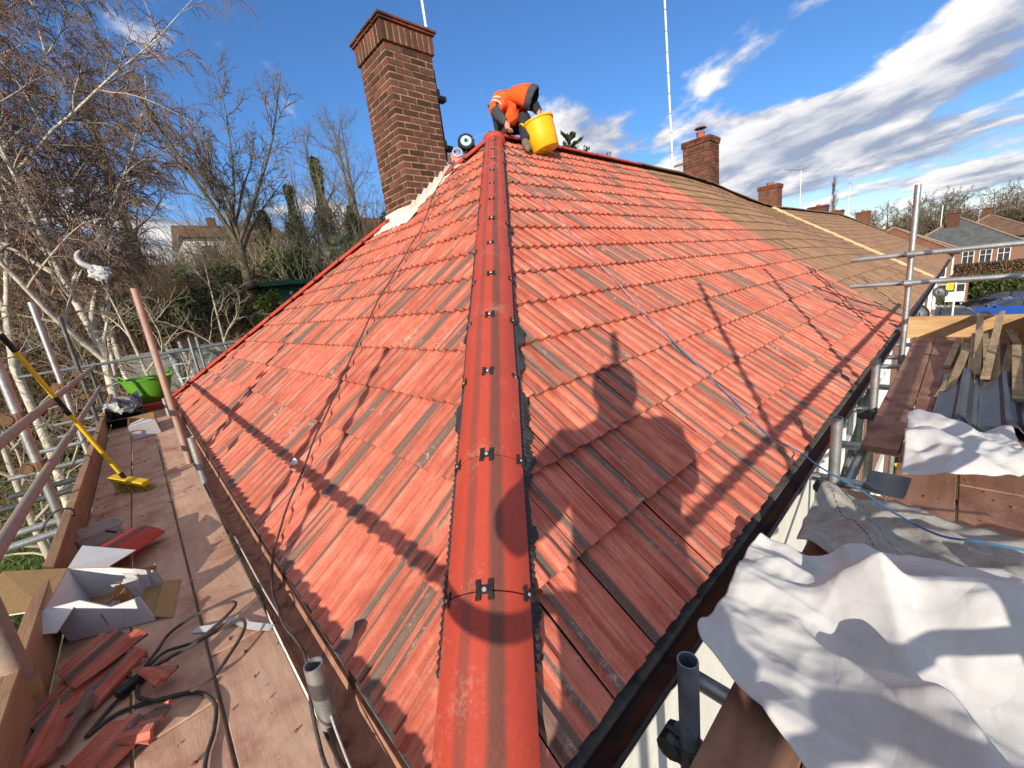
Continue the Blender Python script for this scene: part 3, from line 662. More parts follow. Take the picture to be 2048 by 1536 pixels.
for (z, y0, y1, x) in ((.66,-1.2,5.2,-.80),(.66,5.0,9.0,-.795),(.35,-1.2,4.3,-.80),(.345,4.1,8.6,-.795)):
    stube(L1, 'guard_rail', (x,y0,z+(.0 if y0 < 0 else .004)), (x-.003,y1,z), 'steeldusty')
for y in (.80,3.2,5.3,7.15):
    for z in (.66,.35):
        coupler(L1, (-.849, y, z+.01), (0,0,1), (0,1,0))
for y in (-.6,.62,1.9,3.3,3.55,4.3,4.65,5.4,6.5,7.3,8.6):
    stube(L1, 'transom', (-1.25-rng.uniform(0,.25), y, PZ-.066), (-.13, y, PZ-.066), 'steel' if rng.random() < .5 else 'steeldark')
for x in (-.85,-.14): stube(L1, 'ledger', (x+.05,-1.2,PZ-.116), (x+.05,9.3,PZ-.116), 'steeldark')
for z in (.70,): stube(L1, 'end_rail', (-1.62,8.85,.665), (1.35,8.85,.715), 'steelgrey')
for x, d in ((.49,.0),(.60,.05)): stube(L1, 'standard', (x,8.8+d,-4.7), (x-.01,8.8+d,.90), 'steelgrey')
coupler(L1, (-.80,8.9,.70), (0,1,0), (1,0,0)); coupler(L1, (.49,8.84,.70), (0,0,1), (1,0,0), 'steel')
# wire ties that hold the toe board
for y in (2.72, 4.1, 5.2, 6.3):
    MB().path([(-.86,y,.10),(-.79,y+.02,.175),(-.73,y+.03,.166),(-.728,y+.035,.12)], .006, 6, sub=4).build('strap', M['cable'], L1, smooth=True)
st_ = MB(); pts = [(-.752+.036*cos(t), 1.33+.036*sin(t), .05+.012*sin(2*t)) for t in np.linspace(0, 2*pi, 14)]
for i in range(13):
    a, b = Vector(pts[i]), Vector(pts[i+1]); st_.add([a-Vector((0,0,.03)), b-Vector((0,0,.03)), b+Vector((0,0,.03)), a+Vector((0,0,.03))], [(0,1,2,3)])
st_.add([(-.72,1.30,.085),(-.72,1.30,.03),(-.80,1.22,.05),(-.86,1.19,.09),(-.80,1.21,.11)], [(0,1,2,3,4)])
so_ = st_.build('strap', M['card'], L1, recalc=False); so_.modifiers.new('t','SOLIDIFY').thickness = .002
for i in range(3): MB().box(XI[i+1]+.003, XI[i]-.003, -.9, 9.2, -2.06, -2.02).build('board', M['black'], L1)  # added lower lift, coloured black to stand in for shade in the board gaps
L2 = thing('scaffold', 'scaffold platform along the front eaves, heaped with membrane and loose battens', 'scaffold', (3, -.6, -5), 'scaffolds round the house')
YI = [-.196, -.378, -.592, -.80, -1.02]
cutsR = [[-.10, 2.02, 2.62, 4.6, 6.36], [-.10, 2.5, 4.3, 6.36], [-.10, 2.3, 4.8, 6.36], [-.10, 2.6, 5., 6.36]]
rb = []
for i in range(4):
    for k, (a, b) in enumerate(zip(cutsR[i][:-1], cutsR[i][1:])):
        if i == 0 and k == 1: a, b = 2.62, 2.62
        if b > a: rb.append((a+.003, b-.003, YI[i+1]+.004+(.0 if i else 0), YI[i]-.004-(.012 if i == 0 and k > 1 else 0)))
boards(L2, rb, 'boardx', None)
MB().box(6.372, 6.414, -1.04, -.125, PZ-.02, .190).build('toe_board', M['pine2'], L2, bevel=.004)
MB().box(2.7, 6.37, -1.066, -1.022, PZ-.02, .185).build('toe_board', M['toe2'], L2, bevel=.004)
for (x, y, zt, mt) in ((.512,-.165,.165,'steelblue'),(2.15,-.17,.262,'steel'),(3.44,-.172,.288,'steel'),(5.40,-.172,1.55,'steel'),
                       (-1.16,-1.2,1.93,'steel'),(.27,-1.2,2.24,'steel'),(2.2,-1.2,2.28,'steel'),(4.1,-1.2,2.1,'steel'),(6.35,-1.2,1.6,'steel')):
    stube(L2, 'standard', (x,y,-5.1), (x,y,zt), mt)
for z in (.83,.45): stube(L2, 'guard_rail', (-1.1,-1.145,z), (6.7,-1.145,z), 'steel')
for (z, y0) in ((.925,.29),(.652,.285)):
    stube(L2, 'end_rail', (5.455,-1.5,z-.01), (5.455,y0,z), 'steel'); coupler(L2, (5.404,-.172,z+.002), (0,0,1), (0,1,0), 'steel')
stube(L2, 'brace', (5.9,-1.12,.75), (5.55,-1.02,1.02), 'steel')
for x in (.70,1.45,2.22,2.75,3.50,4.2,5.0,5.45,6.2):
    stube(L2, 'transom', (x,-1.35,PZ-.066), (x,.20,PZ-.066), 'steel')
stube(L2, 'ledger', (-1.2,-.20,PZ-.118), (6.9,-.205,PZ-.118), 'steel'); stube(L2, 'ledger', (-1.2,-1.15,PZ-.118), (6.9,-1.15,PZ-.118), 'steel')
stube(L2, 'brace', (2.3,.02,-1.4), (5.2,-.02,-.10), 'steel'); stube(L2, 'standard', (3.95,-.05,-5.1), (3.95,-.05,-.12), 'steel')
for x in (.512,2.15,3.44): coupler(L2, (x,-.17,-.12), (0,0,1), (1,0,0), 'steeldark')
for x in (2.9,): MB().box(x-.05,x+.05,-.03,.06,-.20,-.12).build('block', M['rust'], L2, bevel=.006)
# ------------------------------------------------------------------ cloth: small position-based solver for the crumpled sheets
def cloth(net, n, m, over, bumps, seed, iters=160, zmin=PZ+.006, push=.03):
    """net: rows of control points (x,y,z); rest lengths are 'over' times the laid-out ones so the sheet buckles into folds"""
    R = np.random.default_rng(seed); K = np.array(net, float); a, b = K.shape[:2]
    U = np.linspace(0, a-1, n); Vv = np.linspace(0, b-1, m)
    i0 = np.clip(U.astype(int), 0, a-2); j0 = np.clip(Vv.astype(int), 0, b-2); fu = (U-i0)[:, None, None]; fv = (Vv-j0)[None, :, None]
    fu = fu*fu*(3-2*fu)*.5+fu*.5; fv = fv*fv*(3-2*fv)*.5+fv*.5
    P = (K[i0][:, j0]*(1-fu)*(1-fv)+K[i0+1][:, j0]*fu*(1-fv)+K[i0][:, j0+1]*(1-fu)*fv+K[i0+1][:, j0+1]*fu*fv)
    P0 = P.copy()
    def lens(Q, di, dj):
        return np.linalg.norm(Q[di:, dj:]-Q[:n-di, :m-dj], axis=-1) if dj >= 0 else np.linalg.norm(Q[di:, :m+dj]-Q[:n-di, -dj:], axis=-1)
    r10 = np.median(lens(P, 1, 0))*over; r01 = np.median(lens(P, 0, 1))*over
    low = R.normal(size=(10, 10)); lu = np.linspace(0, 9, n); lv = np.linspace(0, 9, m); ii = np.clip(lu.astype(int),0,8); jj = np.clip(lv.astype(int),0,8)
    gu = (lu-ii)[:,None]; gv = (lv-jj)[None]
    L_ = low[ii][:,jj]*(1-gu)*(1-gv)+low[ii+1][:,jj]*gu*(1-gv)+low[ii][:,jj+1]*(1-gu)*gv+low[ii+1][:,jj+1]*gu*gv
    P[..., 2] += push*L_ + .002*R.normal(size=(n, m)); Vel = np.zeros_like(P)
    def flo(Q):
        h = np.full(Q.shape[:2], zmin)
        for (bx, by, br, bh) in bumps:
            d = np.sqrt((Q[...,0]-bx)**2+(Q[...,1]-by)**2)/br; h = np.maximum(h, zmin+bh*np.clip(1-d, 0, 1)**.6)
        return h
    cons = [(1,0,r10,.5),(0,1,r01,.5),(1,1,math.hypot(r10,r01),.3),(2,0,2*r10,.05),(0,2,2*r01,.05)]
    for it in range(iters):
        Vel *= .93; Vel[..., 2] -= .00016; Q = P+Vel
        for _ in range(4):
            for di, dj, rl, w in cons:
                A_ = Q[di:, dj:]; B_ = Q[:n-di, :m-dj]; d = A_-B_; L = np.linalg.norm(d, axis=-1, keepdims=True)+1e-9; c = d*((L-rl)/L)*w*.5
                Q[di:, dj:] -= c; Q[:n-di, :m-dj] += c
            A_ = Q[1:, :-1]; B_ = Q[:-1, 1:]; d = A_-B_; L = np.linalg.norm(d, axis=-1, keepdims=True)+1e-9; c = d*((L-math.hypot(r10,r01))/L)*.15; Q[1:, :-1] -= c; Q[:-1, 1:] += c
            Q[..., :2] += (P0[..., :2]-Q[..., :2])*.012
            Q[..., 2] = np.maximum(Q[..., 2], flo(Q))
        Vel = (Q-P)*.9; P = Q
    return P
def sheet(name, net, n, m, over, bumps, seed, mats, label, cat, group=None, thick=.0016, sub=1, folds=0, famp=.03, flen=(.12,.38), fw=(.05,.13), smooth=3, crum=(), fdir=None, **kw):
    P = cloth(net, n, m, over, bumps, seed, **kw); R = random.Random(seed); sm = P.copy()
    for _ in range(smooth): sm[1:-1, 1:-1] = (sm[1:-1, 1:-1]*2+sm[2:, 1:-1]+sm[:-2, 1:-1]+sm[1:-1, 2:]+sm[1:-1, :-2])/6; sm[0, 1:-1] = (sm[0, 1:-1]*2+sm[0, 2:]+sm[0, :-2])/4; sm[-1, 1:-1] = (sm[-1, 1:-1]*2+sm[-1, 2:]+sm[-1, :-2])/4; sm[1:-1, 0] = (sm[1:-1, 0]*2+sm[2:, 0]+sm[:-2, 0])/4; sm[1:-1, -1] = (sm[1:-1, -1]*2+sm[2:, -1]+sm[:-2, -1])/4
    if folds: P = sm
    for k in range(folds):                               # stiff-sheet creases: straight sharp ridges and valleys that fade at their ends
        i, j = R.randrange(n), R.randrange(m); c = P[i, j, :2].copy(); a = R.uniform(0, pi) if fdir is None else R.gauss(*fdir); d = np.array([cos(a), sin(a)]); e = np.array([-sin(a), cos(a)]); q = P[..., :2]-c
        L_ = R.uniform(*flen); w = R.uniform(*fw); al = np.clip(1-np.abs(q@d)/L_, 0, 1); tent = np.clip(1-np.abs(q@e)/w, 0, 1)
        P[..., 2] += R.choice((1, 1, 1, -.5))*famp*R.uniform(.4, 1.2)*tent*np.minimum(1, al*2.2)*min(1., w/.10)
    if crum:                                             # crumpled stiff film: flat facets meeting in straight sharp creases
        q = P[..., :2]; lo, hi = q.reshape(-1, 2).min(0), q.reshape(-1, 2).max(0)
        for cell, slope in crum:
            k = int((hi-lo).prod()/cell**2)+3; sd = np.array([[R.uniform(lo[0], hi[0]), R.uniform(lo[1], hi[1]), R.uniform(0, pi), R.uniform(1., 2.2), R.uniform(.5, 1.3)] for _ in range(k)]); best = np.full(q.shape[:2], 9.)
            for sx_, sy_, an_, st_, w_ in sd:
                dx, dy = q[..., 0]-sx_, q[..., 1]-sy_; a_ = (dx*cos(an_)+dy*sin(an_))/st_; b_ = (-dx*sin(an_)+dy*cos(an_)); best = np.minimum(best, np.sqrt(a_*a_+b_*b_)*w_+.25*cell*(w_-.5))
            P[..., 2] += slope*np.minimum(best, cell)
    P[..., 2] = np.maximum(P[..., 2], PZ+.004); v = P.reshape(-1, 3)
    f = [(i*m+j, i*m+j+1, (i+1)*m+j+1, (i+1)*m+j) for i in range(n-1) for j in range(m-1)]
    o = raw(name, v, f, mats, smooth=True)
    if P[n//2, m//2].size:
        bm = bmesh.new(); bm.from_mesh(o.data); bm.normal_update()
        if sum(x.normal.z for x in bm.faces) < 0: bmesh.ops.reverse_faces(bm, faces=bm.faces)
        bm.to_mesh(o.data); bm.free()
    s = o.modifiers.new('t', 'SOLIDIFY'); s.thickness = thick; s.material_offset = 1 if len(mats) > 1 else 0; s.material_offset_rim = 0
    if sub: q = o.modifiers.new('s', 'SUBSURF'); q.levels = q.render_levels = sub
    return tag(o, label, cat, group)
mw, mg = M['membrane'], M['membranegrey']
sheet('membrane_sheet', [[(.70,-.10,.02),(.60,-.33,.02),(.45,-.62,.02),(.40,-.95,.02)], [(.88,-.11,.06),(.86,-.34,.10),(.74,-.62,.12),(.70,-.98,.10)],
      [(1.10,-.11,.08),(1.05,-.36,.06),(1.06,-.62,.20),(1.05,-.98,.16)], [(1.20,-.15,.05),(1.28,-.36,.06),(1.36,-.60,.12),(1.36,-.98,.12)]],
      116, 116, 1.14, [(.93,-.15,.16,.05),(.86,-.58,.22,.05),(1.14,-.60,.30,.11),(1.0,-.95,.3,.08),(1.15,-.2,.13,.05)], 3, [mw, mg],
      'large white crumpled roofing membrane heaped against the front gutter', 'membrane', folds=26, famp=.058, flen=(.30,.95), fw=(.035,.13), fdir=(-1.75,.45), smooth=34, crum=((.22,.35),(.10,.22)), sub=0)
sheet('membrane_sheet', [[(1.36,-.20,.03),(1.30,-.40,.03),(1.40,-.62,.04),(1.50,-.95,.05)], [(1.62,-.17,.02),(1.60,-.38,.02),(1.62,-.62,.03),(1.68,-.95,.03)], [(1.86,-.19,.01),(1.93,-.40,.01),(1.86,-.62,.02),(1.80,-.95,.02)]],
      40, 44, 1.035, [(1.42,-.30,.16,.05),(1.5,-.75,.2,.06)], 8, [mg, mw], 'grey underside of roofing membrane with dashed lines, under the blue rope', 'membrane', push=.012, folds=12, famp=.05, flen=(.2,.6), fw=(.03,.12), smooth=8, crum=((.22,.25),), sub=0)
sheet('membrane_sheet', [[(2.06,-.42,.01),(2.10,-.58,.01),(2.24,-.72,.01),(2.40,-.82,.01)], [(2.30,-.41,.05),(2.36,-.56,.08),(2.46,-.70,.08),(2.60,-.80,.03)], [(2.52,-.40,.06),(2.58,-.54,.09),(2.66,-.68,.07),(2.78,-.78,.02)], [(2.78,-.39,.02),(2.82,-.52,.04),(2.90,-.66,.02),(2.95,-.76,.02)]],
      60, 56, 1.14, [(2.30,-.52,.26,.13),(2.66,-.50,.2,.12),(2.5,-.66,.2,.09)], 14, [mw, mg], 'smaller white membrane piece stained with red dust beside grey trays', 'membrane', push=.02, folds=6, famp=.05, flen=(.15,.40), fw=(.06,.15), smooth=16, crum=((.16,.6),(.08,.25)), sub=0)
sheet('membrane_offcut', [[(2.05,-.30,0),(2.02,-.43,0)], [(2.26,-.30,0),(2.26,-.44,0)]], 12, 10, 1.02, [], 15, [M['greyplastic']], 'flat dark grey membrane offcut poking from under the stained white piece', 'offcut', push=.004)
dash = MB()
# ------------------------------------------------------------------ dark grey plastic dry-verge trays
for i, (x0, x1, y, tw) in enumerate(((3.02,4.42,-.585,-.03),(2.98,4.30,-.775,-.03),(3.10,4.05,-.93,-.02))):
    prof = [(-.135,.0),(-.130,.010),(-.045,.022),(-.018,.058),(.002,.066),(.020,.060),(.034,.024),(.120,.012),(.128,.0)]
    mb = MB(); n = len(prof); K = 10
    for k in range(K+1):
        x = x0+(x1-x0)*k/K; mb.v += [(x, y+yy+tw*k/K, PZ+.006+z*(1+.10*sin(k*1.3+i))+i*.010) for yy, z in prof]
    mb.f = [(k*n+j, k*n+j+1, (k+1)*n+j+1, (k+1)*n+j) for k in range(K) for j in range(n-1)]; mb.m = [0]*len(mb.f)
    o = mb.build('plastic_tray', M['greyplastic'], recalc=False, smooth=30); s = o.modifiers.new('t','SOLIDIFY'); s.thickness = .003
    tag(o, ['dark grey ribbed plastic roof tray lying nearest the house wall', 'dark grey ribbed plastic roof tray between two others', 'dark grey ribbed plastic roof tray at the outer toe board'][i], 'tray', 'grey plastic trays')
# ------------------------------------------------------------------ roofing battens leaning in a loose pile
bt = [((3.86,-.50,.0),(4.9,-.60,.03)),((3.96,-.535,.0),(5.0,-.60,.09)),((4.25,-.58,.0),(5.5,-.60,.06)),((4.1,-.63,.0),(5.8,-.66,.10)),((4.35,-.66,.02),(6.33,-.69,.225)),
      ((4.15,-.70,.05),(6.30,-.83,.25)),((4.0,-.715,.0),(5.6,-.73,.08)),((4.05,-.75,.0),(5.9,-.80,.06)),((4.6,-.78,.0),(6.1,-.73,.05)),((4.4,-.80,.0),(6.2,-.93,.04)),
      ((3.55,-.82,.06),(5.0,-.875,.13)),((3.4,-.93,.0),(5.4,-.90,.05)),((4.2,-.97,.0),(6.0,-.88,.10)),((3.9,-.88,.0),(5.1,-.99,.02)),((4.7,-.50,.0),(6.0,-.56,.02)),((3.72,-.485,-.01),(3.90,-.50,-.01)),((2.30,-.90,.0),(3.4,-.97,.01))]
for i, (p, q) in enumerate(bt):
    o = MB().beam((p[0],p[1],p[2]+PZ+.018), (q[0],q[1],q[2]+PZ+.018), .048, .026).build('batten', M['batten'], bevel=.002)
    own = {4:'batten standing up against the pine end board with its top above it', 5:'long batten propped over the pine end board across the others', 10:'batten lying with its near end on the grey plastic trays', 15:'short batten offcut lying on the board by the batten pile', 16:'single batten along the outer edge beside the stained white membrane', 0:'batten in the pile closest to the house wall'}
    tag(o, own.get(i, 'weathered roofing batten in the loose pile by the pine end board'), 'batten', None if i in own else 'battens in the loose pile')
# ------------------------------------------------------------------ ropes and cables
rp = [(3.83,3.80,3.06),(3.55,3.37,2.69),(3.22,2.83,2.25),(3.05,2.48,1.98),(2.89,2.14,1.72),(2.77,1.88,1.52),(2.64,1.61,1.31),(2.54,1.39,1.14),(2.45,1.16,.96),(2.35,.93,.775)]
rq = [(2.35,.93,.775),(2.26,.68,.59),(2.19,.44,.40),(2.13,.24,.245),(2.07,.10,.145),(2.05,-.04,.09),(1.84,-.17,.12),(1.73,-.32,.105),(1.65,-.41,.09),(1.53,-.54,.10),(1.51,-.63,.12),(1.49,-.72,.14),(1.45,-1.1,.2)]
apexl = [(3.55,4.05,3.02),(3.66,3.90,3.045),(3.74,3.80,3.06),(3.80,3.76,3.045)]
r_ = thing('rope', 'thin blue line running from the roof apex down the red slope to the white membrane', 'rope', (2.2,.5,.4))
MB().path(apexl[:-1]+rp, .0036, 6, sub=6).build('faded_length', M['lilac'], r_, smooth=True)
MB().path(rq, .0040, 6, sub=6).build('blue_length', M['blue'], r_, smooth=True)
cp = [(3.46,4.26,2.83),(3.0,3.98,2.47),(2.74,3.82,2.245),(2.2,3.33,1.79),(1.95,3.18,1.60),(1.65,2.97,1.37),(1.48,2.87,1.235),(1.35,2.80,1.135),(1.13,2.62,.96),(1.0,2.50,.86),(.80,2.32,.705),(.68,2.21,.61),(.48,2.01,.455),(.37,1.92,.37),(.23,1.76,.255),(.11,1.64,.165),(.03,1.53,.10),
      (-.03,1.44,.05),(-.085,1.25,.015),(-.105,1.05,.03),(-.108,.97,.02),(-.10,.76,.04),(-.138,.58,.03),(-.150,.52,-.01),(-.158,.43,-.03),(-.13,.38,-.03)]
tag(MB().path(cp, .0050, 6, sub=5).build('power_cable', M['cable'], smooth=True), 'black power cable running down the end slope from the chimney to the gutter', 'cable')
tag(MB().path([(-.115,1.9,.0),(-.112,1.2,.015),(-.095,.82,.01),(-.10,.60,.03),(-.11,.50,-.02),(-.13,.2,-.03)], .0035, 6, sub=6).build('white_cable', M['whitecable'], smooth=True), 'thin pale cable hanging along the end gutter beside the short tube', 'cable')
coil = [(-.62,1.06,0),(-.55,1.085,0),(-.45,1.035,0),(-.37,.975,0),(-.335,.88,0),(-.35,.78,0),(-.38,.69,0),(-.40,.5,0)]
coil2 = [(-.62,1.06,0),(-.57,1.13,0),(-.52,1.16,.01),(-.44,1.25,.01),(-.34,1.22,.012),(-.22,1.27,.03),(-.222,1.325,.03),(-.32,1.37,.02),(-.41,1.355,.01),(-.45,1.27,.018),(-.49,1.19,.02),(-.40,1.19,.02),(-.27,1.165,.04),(-.212,1.14,.05),(-.21,1.09,.045),(-.26,1.03,.03),(-.34,.965,.02),(-.44,1.0,.016),(-.50,1.08,.012),(-.505,1.15,.01)]
cz = thing('extension_cable', 'tangled black extension cable lying on the dusty boards by broken tiles', 'cable', (-.4,1.1,PZ))
MB().path([(x,y,z+PZ+.007) for x,y,z in coil], .0055, 7, sub=7).build('flex', M['cable'], cz, smooth=True)
MB().path([(x,y,z+PZ+.008) for x,y,z in coil2], .0055, 7, sub=7).build('flex', M['cable'], cz, smooth=True)
MB().beam((-.555,1.15,PZ+.02),(-.485,1.185,PZ+.02),.034,.028).build('plug', M['black'], cz, bevel=.006)
# ------------------------------------------------------------------ things on the end platform
bm_ = thing('broom', 'yellow broom leaning on the scaffold rail with its worn head on the boards', 'broom', (-.5,3.45,PZ))
hd, tp = Vector((-.535,3.50,.055)), Vector((-.80,3.24,1.16)); dv = (tp-hd)
seg = [hd, hd+dv*.055, hd+dv*.50, hd+dv*.62, hd+dv*.90, tp]
cols = ['black','broomyellow','black','broomyellow','black']
for i in range(5): MB().tube(seg[i], seg[i+1], .0125+(.002 if cols[i] == 'black' else 0), n=12).build('grip' if cols[i] == 'black' else 'handle', M[cols[i]], bm_, smooth=40)
ax_ = Vector((.085,-.10,-.03)).normalized(); dn = Vector((.18,-.12,-1)).normalized(); sd2 = ax_.cross(dn).normalized(); hc = hd+Vector((.02,-.03,-.012))
MB().obox(hc, ax_*.135, sd2*.030, dn*.018).build('head', M['broomyellow'], bm_, bevel=.005)
br_ = MB(); Rb = random.Random(4)
for i in range(260):
    b0 = hc+ax_*Rb.uniform(-.13,.13)+sd2*Rb.uniform(-.027,.027)+dn*.01; e0 = b0+dn*Rb.uniform(.065,.09)+ax_*Rb.gauss(.01,.016)+sd2*Rb.gauss(0,.022); e0.z = max(e0.z, PZ+.002)
    br_.tube(b0, e0, .0022, .0014, n=4, caps=False)
br_.build('bristles', M['bristle'], bm_)['kind'] = 'stuff'
# torn cardboard box
cb = thing('cardboard_box', 'torn open cardboard box, white outside and brown inside, on the end platform', 'box', (-.65,1.85,PZ))
def panel(name, pts, mat, parent, inner=None, th=.005):
    o = MB().add(pts, [tuple(range(len(pts)))]).build(name, [mat, inner or mat], parent, recalc=False)
    s = o.modifiers.new('t','SOLIDIFY'); s.thickness = th; s.offset = 0; s.material_offset = 1; s.material_offset_rim = 1; return o
Bc = [Vector(p) for p in ((-.70,1.66,PZ+.004),(-.45,1.52,PZ+.004),(-.41,1.78,PZ+.004),(-.66,1.96,PZ+.004))]; upb = Vector((-.03,.02,.16))
cd_, pw = M['card'], M['paper']
panel('base', Bc, cd_, cb)
panel('side', [Bc[1], Bc[0], Bc[0]+upb*.95, Bc[0]*.6+Bc[1]*.4+upb*.98, Bc[0]*.35+Bc[1]*.65+upb*.62, Bc[1]+upb*.70], cd_, cb, pw)
panel('side', [Bc[0], Bc[3], Bc[3]+upb, Bc[0]+upb*.95], pw, cb, cd_)
panel('side', [Bc[3], Bc[2], Bc[2]+upb*.5, (Bc[2]+Bc[3])/2+upb*.82, Bc[3]+upb], pw, cb, cd_)
tl_, tr_ = Bc[0]+upb*.95, Bc[1]+upb*.55
panel('flap', [tl_, Bc[3]+upb, Bc[3]+upb+Vector((-.20,.16,.03)), tl_+Vector((-.20,.13,.015))], cd_, cb, pw)
panel('flap', [Bc[3]+upb, (Bc[2]+Bc[3])/2+upb*.85, (Bc[2]+Bc[3])/2+Vector((.06,.10,.13)), Bc[3]+upb+Vector((.04,.16,.02))], pw, cb, cd_)
panel('flap', [tl_, Bc[0]+upb*.95+Vector((-.08,-.05,-.03)), Bc[0]*.7+Bc[1]*.3+upb*.8+Vector((-.05,-.07,-.03)), Bc[0]*.7+Bc[1]*.3+upb*.85], pw, cb, cd_)
panel('flap', [Bc[1]+upb*.1, Bc[2]+upb*.1, Bc[2]+Vector((.055,-.01,-.002)), Bc[1]+Vector((.05,-.04,-.002))], pw, cb, cd_)
Rc = random.Random(9)
for k in range(9):                                       # torn strips of skin and fluting along the ripped edges
    f_ = k/8; b0 = (Bc[0]*.45+Bc[1]*.55).lerp(Bc[2]*.8+Bc[3]*.2, f_)+upb*.55+Vector((Rc.uniform(-.01,.01), Rc.uniform(-.01,.01), -.02))
    w_ = Vector((Rc.uniform(.03,.06), Rc.uniform(-.01,.03), Rc.uniform(-.01,.01))); h_ = Vector((Rc.uniform(-.05,.02), Rc.uniform(-.04,.02), Rc.uniform(.02,.06)))
    panel('torn_strip', [b0-Vector((0,0,.06)), b0+w_*.8-Vector((0,0,.05)), b0+w_*1.2+h_*.5, b0+w_*.9+h_, b0+w_*.45+h_*.7, b0+w_*.1+h_*.95, b0-w_*.2+h_*.4], pw if k % 2 else cd_, cb, cd_, .002)
# clear plastic tub
cm_, cg, cbx = newmat('clear_plastic'); setb(cg, cbx, (.80,.78,.76), .22, 0); cbx.inputs['Transmission Weight'].default_value = .72; cbx.inputs['IOR'].default_value = 1.3
M['clear'] = cm_
tb = thing('plastic_tub', 'clear rectangular plastic food tub on the end platform behind the torn box', 'tub', (-.66,2.68,PZ))
def rtub(c, lx, ly, h, top, rot):
    mb = MB(); pr = []
    for s_, z in ((.82,0.),(1.,h),(1.06,h),(1.06,h-.012)):
        ring = []
        for cx_, cy_, a0 in ((1,1,0),(-1,1,90),(-1,-1,180),(1,-1,270)):
            for k in range(4):
                a = radians(a0+k*30); ring.append(Vector((cx_*(lx*s_-.02)+.02*cos(a), cy_*(ly*s_-.02)+.02*sin(a), z)))
        pr.append(ring)
    mt = Matrix.Translation(c) @ rot; n = len(pr[0]); mb.v = [tuple(mt @ p) for q in pr for p in q]
    mb.f = [(j*n+i, j*n+(i+1)%n, (j+1)*n+(i+1)%n, (j+1)*n+i) for j in range(3) for i in range(n)]+[tuple(range(n))]; mb.m = [0]*len(mb.f); return mb
o = rtub((-.66,2.66,PZ+.004), .10, .075, .075, 0, Matrix.Rotation(.35, 4, 'Z')).build('bowl', M['clear'], tb, smooth=50, recalc=False); o.modifiers.new('t','SOLIDIFY').thickness = .0018
MB().tube((-.61,2.55,PZ+.08),(-.57,2.50,PZ+.07),.006,n=8).build('handle_end', M['black'], tb)
# spare hip tile lying on the boards
me_ = hip_mesh('spare_hip_tile', M['hip'], .30, .4); o = obj('spare_hip_tile', me_)
o.matrix_basis = Matrix.Translation((-.62,2.12,PZ+.052)) @ Matrix.Rotation(radians(-28), 4, 'Z') @ Matrix.Rotation(radians(-9), 4, 'X'); tag(o, 'loose curved red hip tile resting on the boards behind the torn box', 'roof tile')
# broken roof tiles
def shard(poly, c, rz, tilt, label, group='broken tiles on the end platform'):
    bm = bmesh.new(); v, f = TILEV[rng.randrange(14)]; vs = [bm.verts.new(x) for x in v]
    for q in f: bm.faces.new([vs[i] for i in q])
    cen = Vector((sum(p[0] for p in poly)/len(poly), sum(p[1] for p in poly)/len(poly), 0))
    for i in range(len(poly)):
        p, q = Vector((*poly[i], 0)), Vector((*poly[(i+1) % len(poly)], 0)); no = Vector((-(q-p).y, (q-p).x, 0))
        if no.dot(cen-p) < 0: no = -no
        bmesh.ops.bisect_plane(bm, geom=bm.verts[:]+bm.edges[:]+bm.faces[:], plane_co=p, plane_no=no, clear_inner=True)
    bm.verts.index_update(); v = np.array([x.co[:] for x in bm.verts]).reshape(-1,3); f = [tuple(x.index for x in q.verts) for q in bm.faces]; bm.free()
    v = v-np.array([cen.x, cen.y, .0]); me = tmesh('broken_tile', v, f, np.stack([v[:,0]/TW, v[:,1]/TL], 1), [rng.random()*.35]*len(v), M['tile'])
    o = obj('broken_tile', me); o.matrix_basis = Matrix.Translation(c) @ Matrix.Rotation(rz, 4, 'Z') @ Matrix.Rotation(tilt, 4, 'X'); s = o.modifiers.new('t','SOLIDIFY'); s.thickness = .011
    return tag(o, label, 'roof tile', group)
P0 = PZ+.004
shard([(0,0),(.2,0),(.203,.22),(.09,.26),(0,.19)], (-.64,1.26,P0), 2.4, .03, 'broken red tile with grey streak, largest in the heap by the toe board')
shard([(0,.02),(.2,.05),(.19,.19),(.02,.22)], (-.60,1.38,P0+.022), 2.1, -.10, 'broken red tile lying on top of the heap by the toe board')
shard([(0,0),(.12,0),(.13,.24),(.03,.2)], (-.67,1.13,P0), 2.9, .05, 'narrow broken red tile at the low end of the heap')
shard([(.05,.0),(.2,.02),(.2,.22),(.08,.19)], (-.585,.92,P0), 2.3, .04, 'broken red tile on bare board apart from the heap')
shard([(0,.1),(.11,.12),(.09,.24),(.02,.22)], (-.50,.93,P0+.01), .9, -.06, 'small dark broken tile piece beside a larger red one')
shard([(.02,.0),(.10,.02),(.05,.14)], (-.455,1.12,P0+.01), .5, .2, 'triangular red tile fragment inside the loops of black cable')
# masking tape strip
tp_ = MB(); px_ = crom([Vector(p) for p in ((-.345,1.315,0),(-.30,1.27,.004),(-.24,1.245,.012),(-.19,1.15,.006),(-.135,1.075,.003))], 6)
v = []
for i, p in enumerate(px_):
    d = (px_[min(i+1,len(px_)-1)]-px_[max(i-1,0)]).normalized(); s_ = Vector((-d.y,d.x,.25*sin(i*.4)))*.013; v += [p+s_+Vector((0,0,PZ+.006)), p-s_+Vector((0,0,PZ+.006))]
o = tp_.add(v, [(2*i,2*i+1,2*i+3,2*i+2) for i in range(len(px_)-1)]).build('paper_tape', M['membrane'], recalc=False); o.modifiers.new('t','SOLIDIFY').thickness = .0012
tag(o, 'twisted strip of white tape crossing the gap between boards', 'tape')
